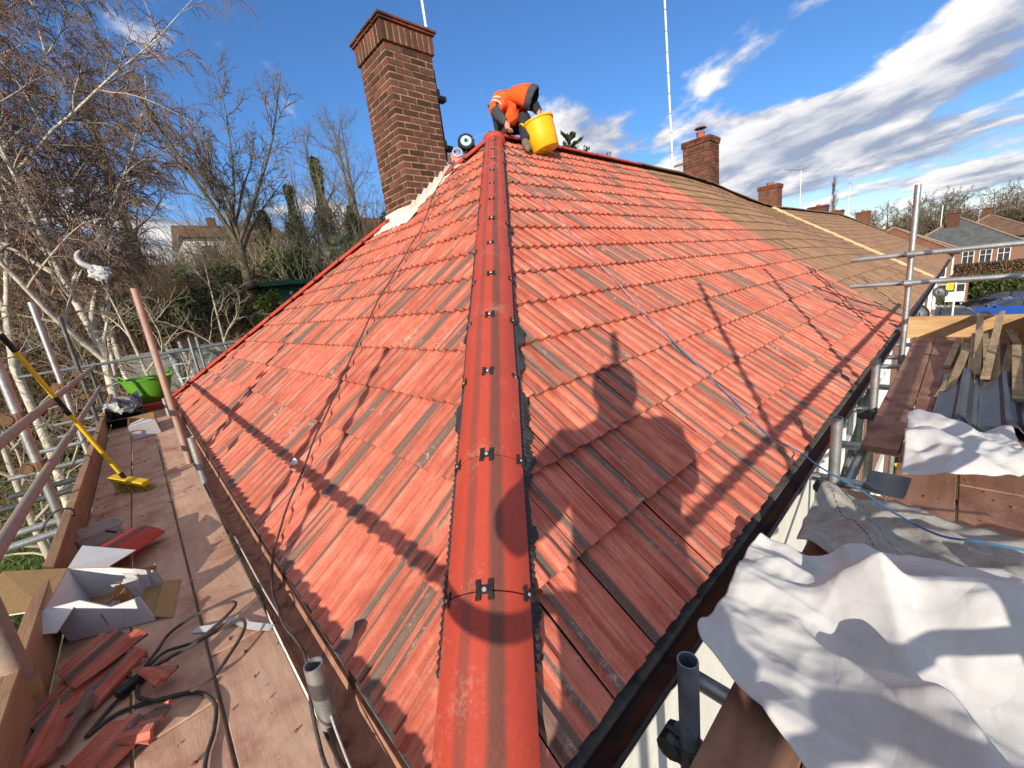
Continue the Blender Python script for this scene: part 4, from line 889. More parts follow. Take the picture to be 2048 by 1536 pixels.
# far end of the platform: white box, tray of scrap, green tub, tile stack
wb = thing('white_box', 'small white carton with an open top in front of the green tub', 'box', (-.40,5.75,PZ))
bx = MB(); c_ = [Vector(p) for p in ((-.50,5.42,PZ+.003),(-.27,5.50,PZ+.003),(-.27,6.15,PZ+.003),(-.50,6.10,PZ+.003))]; u_ = Vector((-.015,0,.155))
panel('front', [c_[0], c_[1], c_[1]+u_, c_[0]+u_*.95], M['paper'], wb, M['card']); panel('side', [c_[1], c_[2], c_[2]+u_, c_[1]+u_], M['card'], wb, M['card'])
panel('side', [c_[3], c_[0], c_[0]+u_*.95, c_[3]+u_], M['paper'], wb, M['card']); panel('back', [c_[2], c_[3], c_[3]+u_, c_[2]+u_], M['paper'], wb, M['card'])
panel('flap', [c_[0]+u_*.95, c_[1]+u_, c_[1]*.55+c_[0]*.45+u_+Vector((0,.30,.008)), c_[0]+u_*.95+Vector((.02,.2,.004))], M['paper'], wb, M['card'])
tr = thing('scrap_tray', 'black plastic tray heaped with grey sacks and scraps beside the toe board', 'tray', (-.55,7.0,PZ))
o = rtub((-.55,6.95,PZ+.003), .16, .48, .11, 0, Matrix()).build('tray', M['black'], tr, smooth=50, recalc=False); o.modifiers.new('t','SOLIDIFY').thickness = .004
for k in range(9):
    cx_, cy_ = -.55+rng.uniform(-.10,.10), 6.95+rng.uniform(-.34,.34)
    P_ = cloth([[(cx_-.10,cy_-.2,.12+.01*k),(cx_+.10,cy_-.2,.13+.01*k)],[(cx_-.10,cy_+.2,.14+.01*k),(cx_+.10,cy_+.2,.12+.01*k)]], 12, 10, 1.25, [(-.55,6.95,.5,.17)], 30+k, iters=40, zmin=PZ+.05)
    raw('sack', P_.reshape(-1,3), [(i*10+j,i*10+j+1,(i+1)*10+j+1,(i+1)*10+j) for i in range(11) for j in range(9)], [M['greyplastic'] if k % 3 == 0 else M['membranegrey'] if k % 3 == 1 else M['membrane']], tr, smooth=False).modifiers.new('t','SOLIDIFY').thickness = .002
def flexitub(name, label, base, axis, rb, rt_, h, mat, ang=0., hw=.075):
    ax2 = Vector(axis).normalized(); q = Vector((0,0,1)).rotation_difference(ax2).to_matrix().to_4x4()
    mt = Matrix.Translation(base) @ q @ Matrix.Rotation(ang, 4, 'Z'); t_ = thing(name, label, 'tub', base)
    rr = lambda z: rb+(rt_-rb)*z/h
    o = MB().lathe([(0,0),(rb*.92,0),(rb,.012),(rr(h*.5)*1.01,h*.5),(rt_,h),(rt_+.008,h),(rt_+.008,h-.014),(rt_-.006,h-.014)], 40, mt).build('body', mat, t_, smooth=60, recalc=False)
    o.modifiers.new('t','SOLIDIFY').thickness = .005
    for sg in (0, pi):
        pts = []
        for k in range(13):
            a = sg+(k/12-.5)*2*1.05*.42/rt_*rt_; zz = h-.006+hw*sin(pi*k/12)**.6; pts.append(mt @ Vector((rt_*cos(a)*(1+.02), rt_*sin(a)*(1+.02), zz)))
        MB().path(pts, .014, 8, sub=2).build('handle', mat, t_, smooth=True)
    return t_
flexitub('flexible_tub', 'green flexible rubber tub at the far end of the end platform', (-.25,7.75,PZ+.10), (.03,0,1), .20, .30, .36, M['green'], .3)
for k in range(3):
    o = MB().box(-.42+.02*k, -.06+.015*k, 7.35, 8.1, PZ+.002+.034*k, PZ+.032+.034*k).build('spare_tile_stack', M['hip'], bevel=.006); me = o.data; set_uv_rnd(me, [(.15,.5)]*len(me.vertices), [.4]*len(me.vertices))
    tag(o, ['lowest','middle','uppermost'][k]+' of three red slabs stacked beneath the green tub', 'slab', 'red slabs under the green tub')
# crumbs of broken tile and mortar on the boards
cr = MB(); Rr = random.Random(77)
for i in range(1500):
    if i % 2: x, y = Rr.uniform(-.72,-.135), Rr.uniform(.1, 6.)**1.0
    else: x, y = Rr.uniform(1.3,6.2), Rr.uniform(-1.0,-.22)
    if Rr.random() < .5: (x, y) = (-.72+abs(Rr.gauss(0,.10)), y) if x < 0 else (x, -1.0+abs(Rr.gauss(0,.2)))
    s_ = .002+.010*Rr.random()**4; c = Vector((x, y, PZ+.001+s_*.28)); a = Rr.uniform(0,6.28)
    u_ = Vector((cos(a),sin(a),Rr.uniform(-.3,.3)))*s_; w_ = Vector((-sin(a),cos(a),0))*s_*Rr.uniform(.4,1); t_ = Vector((0,0,s_*.28))
    cr.add([c-u_-t_, c+w_-t_, c+u_-t_, c-w_-t_, c+t_+u_*.2], [(0,1,4),(1,2,4),(2,3,4),(3,0,4)])
tag(cr.build('tile_crumbs', M['tilecrumb']), 'crumbs of broken red tile scattered over the platform boards', 'debris', kind='stuff')
# dashes printed on the grey sheet are too fine to build; small scraps near the gutter
for i, (c, r_s, mt, lb_) in enumerate((((6.55,-.06,.02),.035,'membrane','small white scrap of membrane caught at the end of the front gutter'),((.23,1.93,.27),.02,'paper','tiny pale chip lying on a red tile of the end slope'))):
    P_ = cloth([[(c[0]-r_s,c[1]-r_s,c[2]),(c[0]+r_s,c[1]-r_s,c[2]+r_s)],[(c[0]-r_s,c[1]+r_s,c[2]+r_s),(c[0]+r_s,c[1]+r_s,c[2])]], 9, 9, 1.3, [], 60+i, iters=25, zmin=c[2]-.01)
    tag(raw('scrap', P_.reshape(-1,3), [(a*9+b,a*9+b+1,(a+1)*9+b+1,(a+1)*9+b) for a in range(8) for b in range(8)], [M[mt]]), lb_, 'scrap').modifiers.new('t','SOLIDIFY').thickness = .002
# ------------------------------------------------------------------ people
tex_ = bpy.data.textures.new('cloth_wrinkles', 'CLOUDS'); tex_.noise_scale = .085; tex_.noise_depth = 2
def wrinkle(o, k=.045):
    q = o.modifiers.new('sub2', 'SUBSURF'); q.levels = q.render_levels = 1
    d = o.modifiers.new('wrinkle', 'DISPLACE'); d.texture = tex_; d.texture_coords = 'LOCAL'; d.strength = k; d.mid_level = .5
def skinned(name, joints, edges, mat, parent, root, sub=2, smooth=True):
    ks = list(joints); me = bpy.data.meshes.new(name); me.from_pydata([joints[k][0] for k in ks], [(ks.index(a), ks.index(b)) for a, b in edges], [])
    me.materials.append(mat); o = obj(name, me, parent)
    o.modifiers.new('skin', 'SKIN').use_smooth_shade = True
    sl = me.skin_vertices[0] if me.skin_vertices else None
    if sl is None:
        bm = bmesh.new(); bm.from_mesh(me); bm.verts.layers.skin.verify(); bm.to_mesh(me); bm.free(); sl = me.skin_vertices[0]
    for i, k in enumerate(ks):
        r = joints[k][1]; sl.data[i].radius = r if isinstance(r, tuple) else (r, r); sl.data[i].use_root = (k == root)
    s = o.modifiers.new('sub', 'SUBSURF'); s.levels = s.render_levels = sub
    if name in ('jacket', 'trousers', 'sleeve'): wrinkle(o)
    return o
def hand(parent, wrist, direction, palm_n, mat, curl=.5, side=1, sc=1.):
    """palm with four unequal bent fingers and a thumb leaving the side of the palm"""
    d = Vector(direction).normalized(); n = Vector(palm_n); n = (n-d*n.dot(d)).normalized(); s = d.cross(n).normalized()*side; w = Vector(wrist); mb = MB()
    mb.path([w, w+d*.035*sc, w+d*.085*sc], .03*sc, 10, rs=[.024*sc, .036*sc, .034*sc], sub=3)
    for i, (ln, off) in enumerate(((.070,-.030),(.080,-.010),(.075,.010),(.060,.029))):
        b = w+d*.075*sc+s*off*sc; k1 = b+(d*cos(curl)+n*sin(curl))*ln*.45*sc; k2 = k1+(d*cos(curl*2)+n*sin(curl*2))*ln*.33*sc; k3 = k2+(d*cos(curl*2.8)+n*sin(curl*2.8))*ln*.25*sc
        mb.path([b, k1, k2, k3], .009*sc, 8, rs=[.0095*sc,.009*sc,.0085*sc,.006*sc], sub=3)
    b = w+d*.030*sc-s*.030*sc; k1 = b+(d*.6-s*.6+n*.4).normalized()*.04*sc; k2 = k1+(d*.85-s*.1+n*.5).normalized()*.032*sc
    mb.path([b, k1, k2], .011*sc, 8, rs=[.013*sc,.011*sc,.008*sc], sub=3)
    return mb.build('hand', mat, parent, smooth=True)
pw_ = thing('person', 'roofer in orange hooded jacket kneeling on the ridge, bent over holding a yellow tub', 'person', (4.25,3.9,3.05))
J = {'pelvis':((4.47,4.16,3.42),.13),'spine':((4.42,4.10,3.58),.13),'chest':((4.32,3.92,3.62),(.15,.13)),'neck':((4.29,3.74,3.57),.07),'head':((4.285,3.63,3.50),.082),'crown':((4.295,3.56,3.45),.07),
     'ls':((4.15,3.92,3.55),.075),'le':((3.945,3.885,3.345),.036),'lw':((3.955,3.68,3.155),.030),'rs':((4.41,3.78,3.53),.075),'re':((4.455,3.60,3.41),.036),'rw':((4.40,3.50,3.30),.033),
     'lh':((4.40,4.15,3.40),.10),'lk':((4.13,3.92,3.17),.07),'la':((4.42,4.22,3.02),.05),'rh':((4.52,4.08,3.40),.10),'rk':((4.36,3.72,3.30),.07),'ra':((4.20,3.62,2.95),.036)}
E_ = [('pelvis','spine'),('spine','chest'),('chest','neck'),('neck','head'),('head','crown'),('chest','ls'),('ls','le'),('le','lw'),('chest','rs'),('rs','re'),('re','rw'),('pelvis','lh'),('lh','lk'),('lk','la'),('pelvis','rh'),('rh','rk'),('rk','ra')]
skinned('body', J, E_, M['skin'], pw_, 'pelvis')
jk = {'a':((4.45,4.13,3.36),(.185,.175)),'b':((4.41,4.08,3.55),(.205,.19)),'c':((4.31,3.92,3.61),(.215,.19)),'d':((4.29,3.78,3.57),(.15,.14)),'ls':((4.13,3.93,3.55),.125),'lm':((4.01,3.91,3.43),.100),'le':((3.935,3.888,3.335),.092),
      'rs':((4.42,3.78,3.52),.115),'rm':((4.45,3.68,3.45),.09),'h':((4.27,3.90,3.34),(.15,.14)),'h2':((4.27,3.88,3.24),(.12,.11))}
skinned('jacket', jk, [('a','b'),('b','c'),('c','d'),('c','ls'),('ls','lm'),('lm','le'),('c','rs'),('rs','rm'),('c','h'),('h','h2')], M['orange'], pw_, 'c')
skinned('sleeve', {'z':((3.99,3.905,3.405),.074),'a':((3.945,3.89,3.35),.080),'b':((3.948,3.79,3.255),.068),'c':((3.955,3.685,3.16),.052)}, [('z','a'),('a','b'),('b','c')], M['greycloth'], pw_, 'a')
skinned('sleeve', {'a':((4.45,3.68,3.45),.088),'b':((4.455,3.60,3.41),.072),'c':((4.40,3.505,3.305),.050)}, [('a','b'),('b','c')], M['darkcloth'], pw_, 'a')
skinned('trousers', {'p':((4.46,4.14,3.38),.16),'lh':((4.39,4.14,3.37),.13),'lk':((4.13,3.93,3.18),.095),'la':((4.42,4.22,3.03),.07),'rh':((4.51,4.06,3.38),.13),'rk':((4.36,3.72,3.30),.10),'ra':((4.19,3.61,2.92),.074)},
        [('p','lh'),('lh','lk'),('lk','la'),('p','rh'),('rh','rk'),('rk','ra')], M['darkcloth'], pw_, 'p')
skinned('boot', {'a':((4.205,3.63,2.99),.058),'b':((4.19,3.60,2.90),.060),'c':((4.09,3.48,2.815),.050),'d':((4.04,3.43,2.775),.038)}, [('a','b'),('b','c'),('c','d')], pm('worn_boot', (.22,.17,.12), (.13,.10,.08), 20., .9, 0, .003), pw_, 'a')
skinned('boot', {'a':((4.42,4.22,3.03),.055),'b':((4.46,4.26,2.98),.055),'c':((4.55,4.34,2.93),.045)}, [('a','b'),('b','c')], M['darkcloth'], pw_, 'a')
# hood: open loft of rings from the nape to the face opening, with a dark lined rim
hax = Vector((.36,-.62,-.42)).normalized(); hu_ = Vector((0,0,1)); hu_ = (hu_-hax*hu_.dot(hax)).normalized(); hv_ = hax.cross(hu_)
hc0 = Vector((4.255,3.735,3.585))
def hood(stops, name, mat):
    mb = MB(); n = 18; rings = []
    for s, ru, rv, dz in stops:
        c = hc0+hax*s+hu_*dz; rings.append([c+hu_*(ru*cos(2*pi*k/n))+hv_*(rv*sin(2*pi*k/n)) for k in range(n)])
    mb.v = [tuple(p) for q in rings for p in q]; mb.f = [(i*n+k, i*n+(k+1)%n, (i+1)*n+(k+1)%n, (i+1)*n+k) for i in range(len(rings)-1) for k in range(n)]; mb.m = [0]*len(mb.f)
    o = mb.build(name, mat, pw_, smooth=True, recalc=False); wrinkle(o, .035); o.modifiers.new('t','SOLIDIFY').thickness = .008
hood([(-.10,.07,.09,-.06),(-.06,.10,.12,-.04),(.03,.120,.135,-.005),(.10,.140,.132,.01),(.18,.152,.128,.012)], 'hood', M['orange'])
hood([(.178,.155,.131,.012),(.22,.156,.130,.012),(.268,.150,.122,.004),(.265,.132,.105,.004)], 'hood_rim', M['greycloth'])
for ctr, ax3, r3 in (((4.065,3.92,3.485), Vector((-.12,-.02,-.12)), .100), ((4.02,3.915,3.44), Vector((-.12,-.02,-.12)), .094)):
    a3 = Vector(ax3).normalized(); MB().lathe([(r3,-.016),(r3+.003,-.014),(r3+.003,.014),(r3,.016)], 20, Matrix.Translation(ctr) @ Vector((0,0,1)).rotation_difference(a3).to_matrix().to_4x4()).build('reflective_band', M['silver'], pw_, smooth=40)
hand(pw_, (3.955,3.685,3.165), (-.12,-.22,-.95), (.6,-.5,0), M['skin'], .55, 1, 1.05)
hand(pw_, (4.40,3.505,3.305), (-.05,-.10,-.9), (-.6,.2,-.2), M['skin'], .75, -1, 1.05)
# yellow tub tipped on the slope
flexitub('flexible_tub', 'yellow flexible rubber tub tilted on the red slope in the hand of the roofer', (4.46,3.49,2.835), (-.15,.19,.97), .185, .215, .37, M['yellow'], -.75, .055)
# cable reel and tools by the chimney
rl_ = thing('cable_reel', 'black cable reel with pale blue disc standing beside the brick chimney', 'cable reel', (3.70,4.25,2.95))
rc = Vector((3.69,4.24,3.06)); ra_ = Vector((-.55,-.72,.30)).normalized(); rm = Matrix.Translation(rc) @ Vector((0,0,1)).rotation_difference(ra_).to_matrix().to_4x4()
MB().lathe([(0,.055),(.072,.057),(.075,.05)], 28, rm).build('disc', pm('pale_blue_plastic', (.42,.62,.66), (.36,.56,.60), 6., .4, 0, 0), rl_, smooth=40)
MB().lathe([(.075,.050),(.108,.052),(.114,.045),(.114,.030),(.06,.028),(.06,-.028),(.114,-.030),(.114,-.045),(.10,-.052),(0,-.05)], 28, rm).build('drum', M['black'], rl_, smooth=40)
MB().lathe([(0,.075),(.022,.072),(.026,.057)], 16, rm).build('crank', M['greycloth'], rl_, smooth=40)
MB().path([rc+Vector((.02,.05,-.02)), rc+Vector((.06,.10,-.10)), rc+Vector((.02,-.12,-.16)), rc+Vector((.07,-.13,-.08)), rc+Vector((.05,0,-.02))], .010, 8, sub=4).build('stand', M['black'], rl_, smooth=True)
MB().path([rc+ra_*.0+Vector((-.02,-.06,-.06)), rc+Vector((-.05,-.02,-.13)), rc+Vector((-.10,-.06,-.16)), rc+Vector((-.06,-.14,-.18)), rc+Vector((.02,-.22,-.16))], .006, 6, sub=5).build('lead', M['cable'], rl_, smooth=True)
gd = thing('disc_cutter', 'red dusty disc cutter lying against the chimney flashing', 'power tool', (3.52,4.33,2.80))
gm_ = Matrix.Translation((3.515,4.27,2.86)) @ Vector((0,0,1)).rotation_difference(Vector((-.5,-.75,.35)).normalized()).to_matrix().to_4x4()
MB().lathe([(0,.02),(.05,.022),(.075,.016),(.08,.0),(.078,-.02),(0,-.02)], 22, gm_).build('guard', pm('dusty_red_paint', (.55,.20,.16), (.48,.25,.20), 20., .7, 0, .001), gd, smooth=40)
MB().lathe([(.055,.032),(.068,.034),(.068,.042),(.055,.044),(.055,.032)], 22, gm_ @ Matrix.Translation((.05,.04,0))).build('blade', M['silver'], gd, smooth=40)
MB().beam((3.50,4.33,2.80),(3.42,4.22,2.72),.07,.06).build('motor', pm('dusty_black', (.10,.07,.06), (.16,.10,.08), 20., .8, 0, .001), gd, bevel=.015)
MB().path([(3.56,4.33,2.93),(3.58,4.40,3.0),(3.52,4.46,3.0)], .016, 8, sub=3).build('handle', M['black'], gd, smooth=True)
o = MB().beam((3.40,4.285,2.79),(3.47,4.38,2.92),.045,.05).build('spirit_level_stub', M['rust'], bevel=.006); tag(o, 'short rusty orange block wedged between disc cutter and chimney', 'block')
o = MB().beam((3.38,4.18,2.70),(3.50,4.15,2.77),.05,.03).build('loose_offcut', M['membrane'], bevel=.006); tag(o, 'white scrap lying below the disc cutter at the top of the flashing', 'scrap')
# the photographer: stands behind the camera, only the shadow falls into the picture
ph = thing('person', 'person in dark jacket kneeling at the scaffold corner taking the photograph', 'person', (-.62,-.86,PZ))
vd = Vector((fw.x, fw.y, 0)).normalized(); sr_ = Vector((vd.y, -vd.x, 0)); b0 = Vector((-.60,-.80,0))
def bp(s, f_, z): return tuple(b0+sr_*s+vd*f_+Vector((0,0,z)))
JP = {'pelvis':(bp(0,-.10,.52),.15),'spine':(bp(0,-.06,.74),.15),'chest':(bp(0,-.02,.98),(.18,.14)),'neck':(bp(0,.02,1.16),.065),'head':(bp(0,.04,1.28),.10),'crown':(bp(0,.03,1.40),.085),
      'ls':(bp(-.20,0,1.06),.085),'le':(bp(-.31,.10,.82),.06),'lw':(bp(-.10,.17,.97),.036),'rs':(bp(.20,0,1.06),.085),'re':(bp(.31,.10,.82),.06),'rw':(bp(.10,.17,.97),.036),
      'lh':(bp(-.11,-.10,.48),.12),'lk':(bp(-.15,.16,.05),.085),'la':(bp(-.15,-.24,.02),.055),'rh':(bp(.11,-.10,.48),.12),'rk':(bp(.15,.16,.05),.085),'ra':(bp(.15,-.24,.02),.055)}
skinned('body', JP, E_, M['skin'], ph, 'pelvis')
skinned('jacket', {'a':(bp(0,-.10,.48),(.20,.18)),'b':(bp(0,-.06,.74),(.21,.18)),'c':(bp(0,-.02,1.0),(.22,.17)),'ls':(bp(-.21,0,1.05),.12),'le':(bp(-.315,.10,.82),.095),'lw':(bp(-.12,.16,.96),.055),'rs':(bp(.21,0,1.05),.12),'re':(bp(.315,.10,.82),.095),'rw':(bp(.12,.16,.96),.055)},
        [('a','b'),('b','c'),('c','ls'),('ls','le'),('le','lw'),('c','rs'),('rs','re'),('re','rw')], M['darkcloth'], ph, 'c')
skinned('trousers', {'p':(bp(0,-.10,.48),.18),'lh':(bp(-.12,-.10,.46),.14),'lk':(bp(-.15,.16,.07),.10),'la':(bp(-.15,-.22,.04),.07),'rh':(bp(.12,-.10,.46),.14),'rk':(bp(.15,.16,.07),.10),'ra':(bp(.15,-.22,.04),.07)},
        [('p','lh'),('lh','lk'),('lk','la'),('p','rh'),('rh','rk'),('rk','ra')], M['greycloth'], ph, 'p')
MB().lathe([(0,.135),(.06,.125),(.10,.08),(.112,.02),(.108,-.05),(.09,-.09)], 20, Matrix.Translation(bp(0,.02,1.32))).build('hat', M['greycloth'], ph, smooth=True)
hand(ph, bp(-.10,.17,.97), tuple(sr_*.4+vd*.25+Vector((0,0,.75))), tuple(sr_), M['skin'], .5, 1); hand(ph, bp(.10,.17,.97), tuple(-sr_*.4+vd*.25+Vector((0,0,.75))), tuple(-sr_), M['skin'], .5, -1)
o = MB().obox(CAM-fw*.035, rt*.075, up*.037, fw*.004).build('phone', M['black'], bevel=.003); tag(o, 'black phone held up in both hands of the kneeling photographer', 'phone')
# ------------------------------------------------------------------ the rest of the terrace
wm, wg, wb_ = newmat('brick_wall')
wc = wg.n('ShaderNodeTexCoord').outputs['Object']; ws_ = wg.n('ShaderNodeSeparateXYZ', i0=wc); wr = wg.n('ShaderNodeCombineXYZ', i0=wg.m('ADD', ws_.outputs[0], ws_.outputs[1]), i1=ws_.outputs[2], i2=0.).outputs[0]
bt_ = wg.n('ShaderNodeTexBrick', Vector=wr, Scale=1., Color1=(.26,.085,.045,1), Color2=(.19,.06,.035,1), Mortar=(.40,.33,.26,1))
bt_.inputs['Mortar Size'].default_value = .012; bt_.inputs['Brick Width'].default_value = .225; bt_.inputs['Row Height'].default_value = .075
setb(wg, wb_, wg.mix(.25, bt_.outputs[0], wg.mix(wg.noise(wc, 2., 5., .7), (.12,.045,.03), (.32,.12,.07))), .9, 0, bt_.outputs[1], -.004); M['brickwall'] = wm
def zrid(x): return float(np.interp(x, [7.4,9.3,11.1,13.0,15.6,18,28], [2.99,2.985,2.90,2.70,2.56,2.58,2.64]))
def zeav(x): return float(np.interp(x, [7.4,12,19,27], [.0,-.02,-.05,.03]))
def fr_b(U, Vv):
    f_ = Vv/4.886; p = Vector((U, A*f_, zeav(U)*(1-f_)+zrid(U)*f_)); vv = Vector((0, A, zrid(U)-zeav(U))).normalized()
    uu = Vector((1, 0, (zeav(U+.2)-zeav(U))*5*(1-f_)+(zrid(U+.2)-zrid(U))*5*f_)).normalized(); vv = (vv-uu*vv.dot(uu)).normalized(); return p, uu, vv, uu.cross(vv)
BT = variants('roof_tile', M['tilebrown'])
def small_chimney(parent, x, y, w, d, z0, z1, pot=None, name='chimney', bricks=True):
    c = MB().box(x-w/2+.01, x+w/2-.01, y-d/2+.01, y+d/2-.01, z0, z1).build(name, M['mortar'], parent); R = random.Random(int(x*10)); hidb = MB()
    nz = int((z1-z0)/.075)
    for k in range(nz):
        z = z1-.04-k*.0755; cap = k in (0,1)
        e_ = .03 if cap else 0.
        nyb = max(2, round(d/.225)); nxb = max(2, round(w/.225)); sh = .5 if k % 2 else 0
        for i in range(nyb+(1 if sh else 0)):
            a0 = y-d/2-e_+(i-sh)*(d+2*e_)/nyb; a1 = min(a0+(d+2*e_)/nyb, y+d/2+e_); a0 = max(a0, y-d/2-e_)
            if a1-a0 > .03:
                bb = MB().box(x-w/2-e_, x-w/2+.10, a0+.005, a1-.005, z-.032, z+.032)
                if bricks: bb.build('brick', M['brick'], c)
                else: hidb.v, hidb.f, hidb.m = (MB_join(hidb, bb))
        for i in range(nxb+(0 if sh else 1)):
            a0 = x-w/2+.102+(i-(0 if sh else .5))*(w-.10)/nxb; a1 = min(a0+(w-.10)/nxb, x+w/2+e_); a0 = max(a0, x-w/2+.102)
            if a1-a0 > .03:
                bb = MB().box(a0+.004, a1-.004, y-d/2-e_, y-d/2+.10, z-.032, z+.032)
                if bricks: bb.build('brick', M['brick'], c)
                else: hidb.v, hidb.f, hidb.m = (MB_join(hidb, bb))
    if hidb.v: hidb.build('bricks', M['brick'], c)['kind'] = 'stuff'
    if pot == 'cowl':
        MB().lathe([(.115,0),(.12,.05),(.10,.06),(.10,.16),(.115,.17),(.115,.19),(.09,.19)], 20, Matrix.Translation((x,y,z1))).build('pot', M['terracotta'], c, smooth=40)
        for k in range(4): MB().tube((x+.08*cos(k*1.57),y+.08*sin(k*1.57),z1+.18),(x+.08*cos(k*1.57),y+.08*sin(k*1.57),z1+.30),.006,n=6).build('stay', M['steeldark'], c)
        MB().lathe([(.145,.28),(.15,.29),(.10,.325),(0,.34)], 20, Matrix.Translation((x,y,z1))).build('cowl', M['terracotta'], c, smooth=40)
    elif pot: MB().lathe([(.13,0),(.12,.08),(.13,.10),(.10,.10)], 16, Matrix.Translation((x,y,z1))).build('pot', M['terracotta'], c, smooth=40)
    return c
def MB_join(a, b):
    n = len(a.v); return a.v+b.v, a.f+[tuple(i+n for i in q) for q in b.f], a.m+b.m
M['terracotta'] = pm('terracotta', (.40,.12,.06), (.32,.09,.05), 9., .8, 0, .002)
def dish(parent, p, az, name='satellite_dish'):
    mt = Matrix.Translation(p) @ Matrix.Rotation(az, 4, 'Z') @ Matrix.Rotation(radians(72), 4, 'Y')
    d = MB().lathe([(.0,.0),(.09,.008),(.16,.028),(.195,.045),(.19,.052)], 22, mt).build(name, M['steeldark'], parent, smooth=True, recalc=False); d.modifiers.new('t','SOLIDIFY').thickness = .004
    MB().path([mt @ Vector((.16,0,.028)), mt @ Vector((.08,0,.20)), mt @ Vector((0,0,.22))], .010, 6, sub=3).build('arm', M['black'], d, smooth=True)
    MB().tube(mt @ Vector((0,0,0)), mt @ Vector((0,0,-.18)), .02, n=8).build('mount', M['black'], d)
def terrace(name, label, x0, x1, nobj, wins, seed):
    t = thing(name, label, 'house', ((x0+x1)/2, 3.9, -5))
    lay(t, fr_b, int((x1-x0)/TW)+1, 16, x0, [(1,0,x0),(-1,0,-x1)]+([(-1,-CP*1.05,-x1)] if seed == 32 else []), M['tilebrown'], BT, nobj, seed=seed)
    e = .035; K = 8; dk = MB(); xs_ = [x0+(x1-x0)*i/K for i in range(K+1)]
    hipx = (lambda x: A) if seed != 32 else (lambda x: min(A, max(.1, (x1-x)/1.05)))
    P_ = []
    for x in xs_: P_ += [(x, .02, zeav(x)-e), (x, hipx(x), zeav(x)-e+(zrid(x)-zeav(x))*hipx(x)/A), (x, WD-hipx(x)+.001, zeav(x)-e+(zrid(x)-zeav(x))*hipx(x)/A), (x, WD, zeav(x)-e)]
    dk.add(P_, [(4*i+j, 4*(i+1)+j, 4*(i+1)+j+1, 4*i+j+1) for i in range(K) for j in range(3)]); dk.build('roof_deck', M['tilebrowndeck'], t, recalc=False)
    wl = MB(); wl.box(x0, x1, .30, .55, -5.2, -.22); wl.box(x1-.25, x1-.001, .551, WD-.3, -5.2, -.221); wl.build('wall', M['brickwall'], t)
    MB().box(x0+.002, x1, .04, .07, -.22, -.05).build('fascia', M['white'] if seed == 31 else M['fascia'], t)
    g_ = gutter(t, (x0+.003,-.03,(zeav(x0)+zeav(x1))/2), (x1,-.03,(zeav(x0)+zeav(x1))/2), (0,-1,0), mats=[M['black'], M['gutter']])
    for (wx, wz, w, h, c) in wins: window(t, (wx, .30, wz), (1,0,0), w, h, 2, c)
    MB().tube((x0+.35,.24,-5),(x0+.35,.24,-.25),.034,n=10).build('downpipe', M['black'], t, smooth=40)
    ps = [Vector((x, A, zrid(x)+.0)) for x in np.linspace(x0, x1 if seed == 31 else x1-4.05, 6)]
    for i in range(5): run(t, ps[i], ps[i+1], .45, (0,-1,0), M['hipbrown'], name='ridge_tile', clips=False, lift=.02, seed=40+i, jit=.010, nv=2)
    return t
M['tilebrowndeck'] = pm('brown_roof_deck', (.10,.055,.035), (.14,.08,.05), 4., .9, 0, .003)
n1_ = terrace('terrace_house', 'terraced house with dark brown tiled roof joining the red one', XP+.004, 15.55, 240, [(8.4,-2.0,1.6,1.3,3),(12.6,-2.0,1.5,1.3,3),(8.4,-4.6,1.9,1.5,3)], 31)
small_chimney(n1_, 11.90, 4.50, .62, .70, 2.2, 4.27, 'cowl'); dish(n1_, (10.4,.02,-.30), radians(200))
n2_ = terrace('terrace_house', 'terraced house with lighter brown hipped roof beyond the cream mortar line', 15.56, 30.2, 0, [(17.2,-2.0,1.6,1.3,3),(22.,-2.0,1.6,1.3,3),(17.2,-4.6,1.9,1.5,3),(26,-2,1.4,1.3,2)], 32)
mrt = MB(); v = []
for k in range(40):
    f_ = k/39; x = 15.56+.02*sin(k*1.7); y = A*f_; z = zeav(15.56)*(1-f_)+zrid(15.56)*f_+.055+.008*sin(k*2.9); v.append((x,y,z))
MB().path(v, .05, 7, rs=[.045,.06,.05,.055,.045,.07]).build('mortar_verge', pm('cream_mortar', (.62,.46,.25), (.50,.36,.19), 14., .95, 0, .006), n2_, smooth=True)
small_chimney(n2_, 18.9, 4.80, .60, .66, 2.2, 3.72, True, bricks=False); dish(n2_, (21.2,.02,-.9), radians(205)); dish(n2_, (27.3,.05,-1.5), radians(205))
run(n2_, Vector((30.0,.1,zeav(27)+.03)), Vector((26.2,A,zrid(28)+.02)), .45, (-.7,-.7,0), M['hipbrown'], name='hip_tile', clips=False, seed=50)
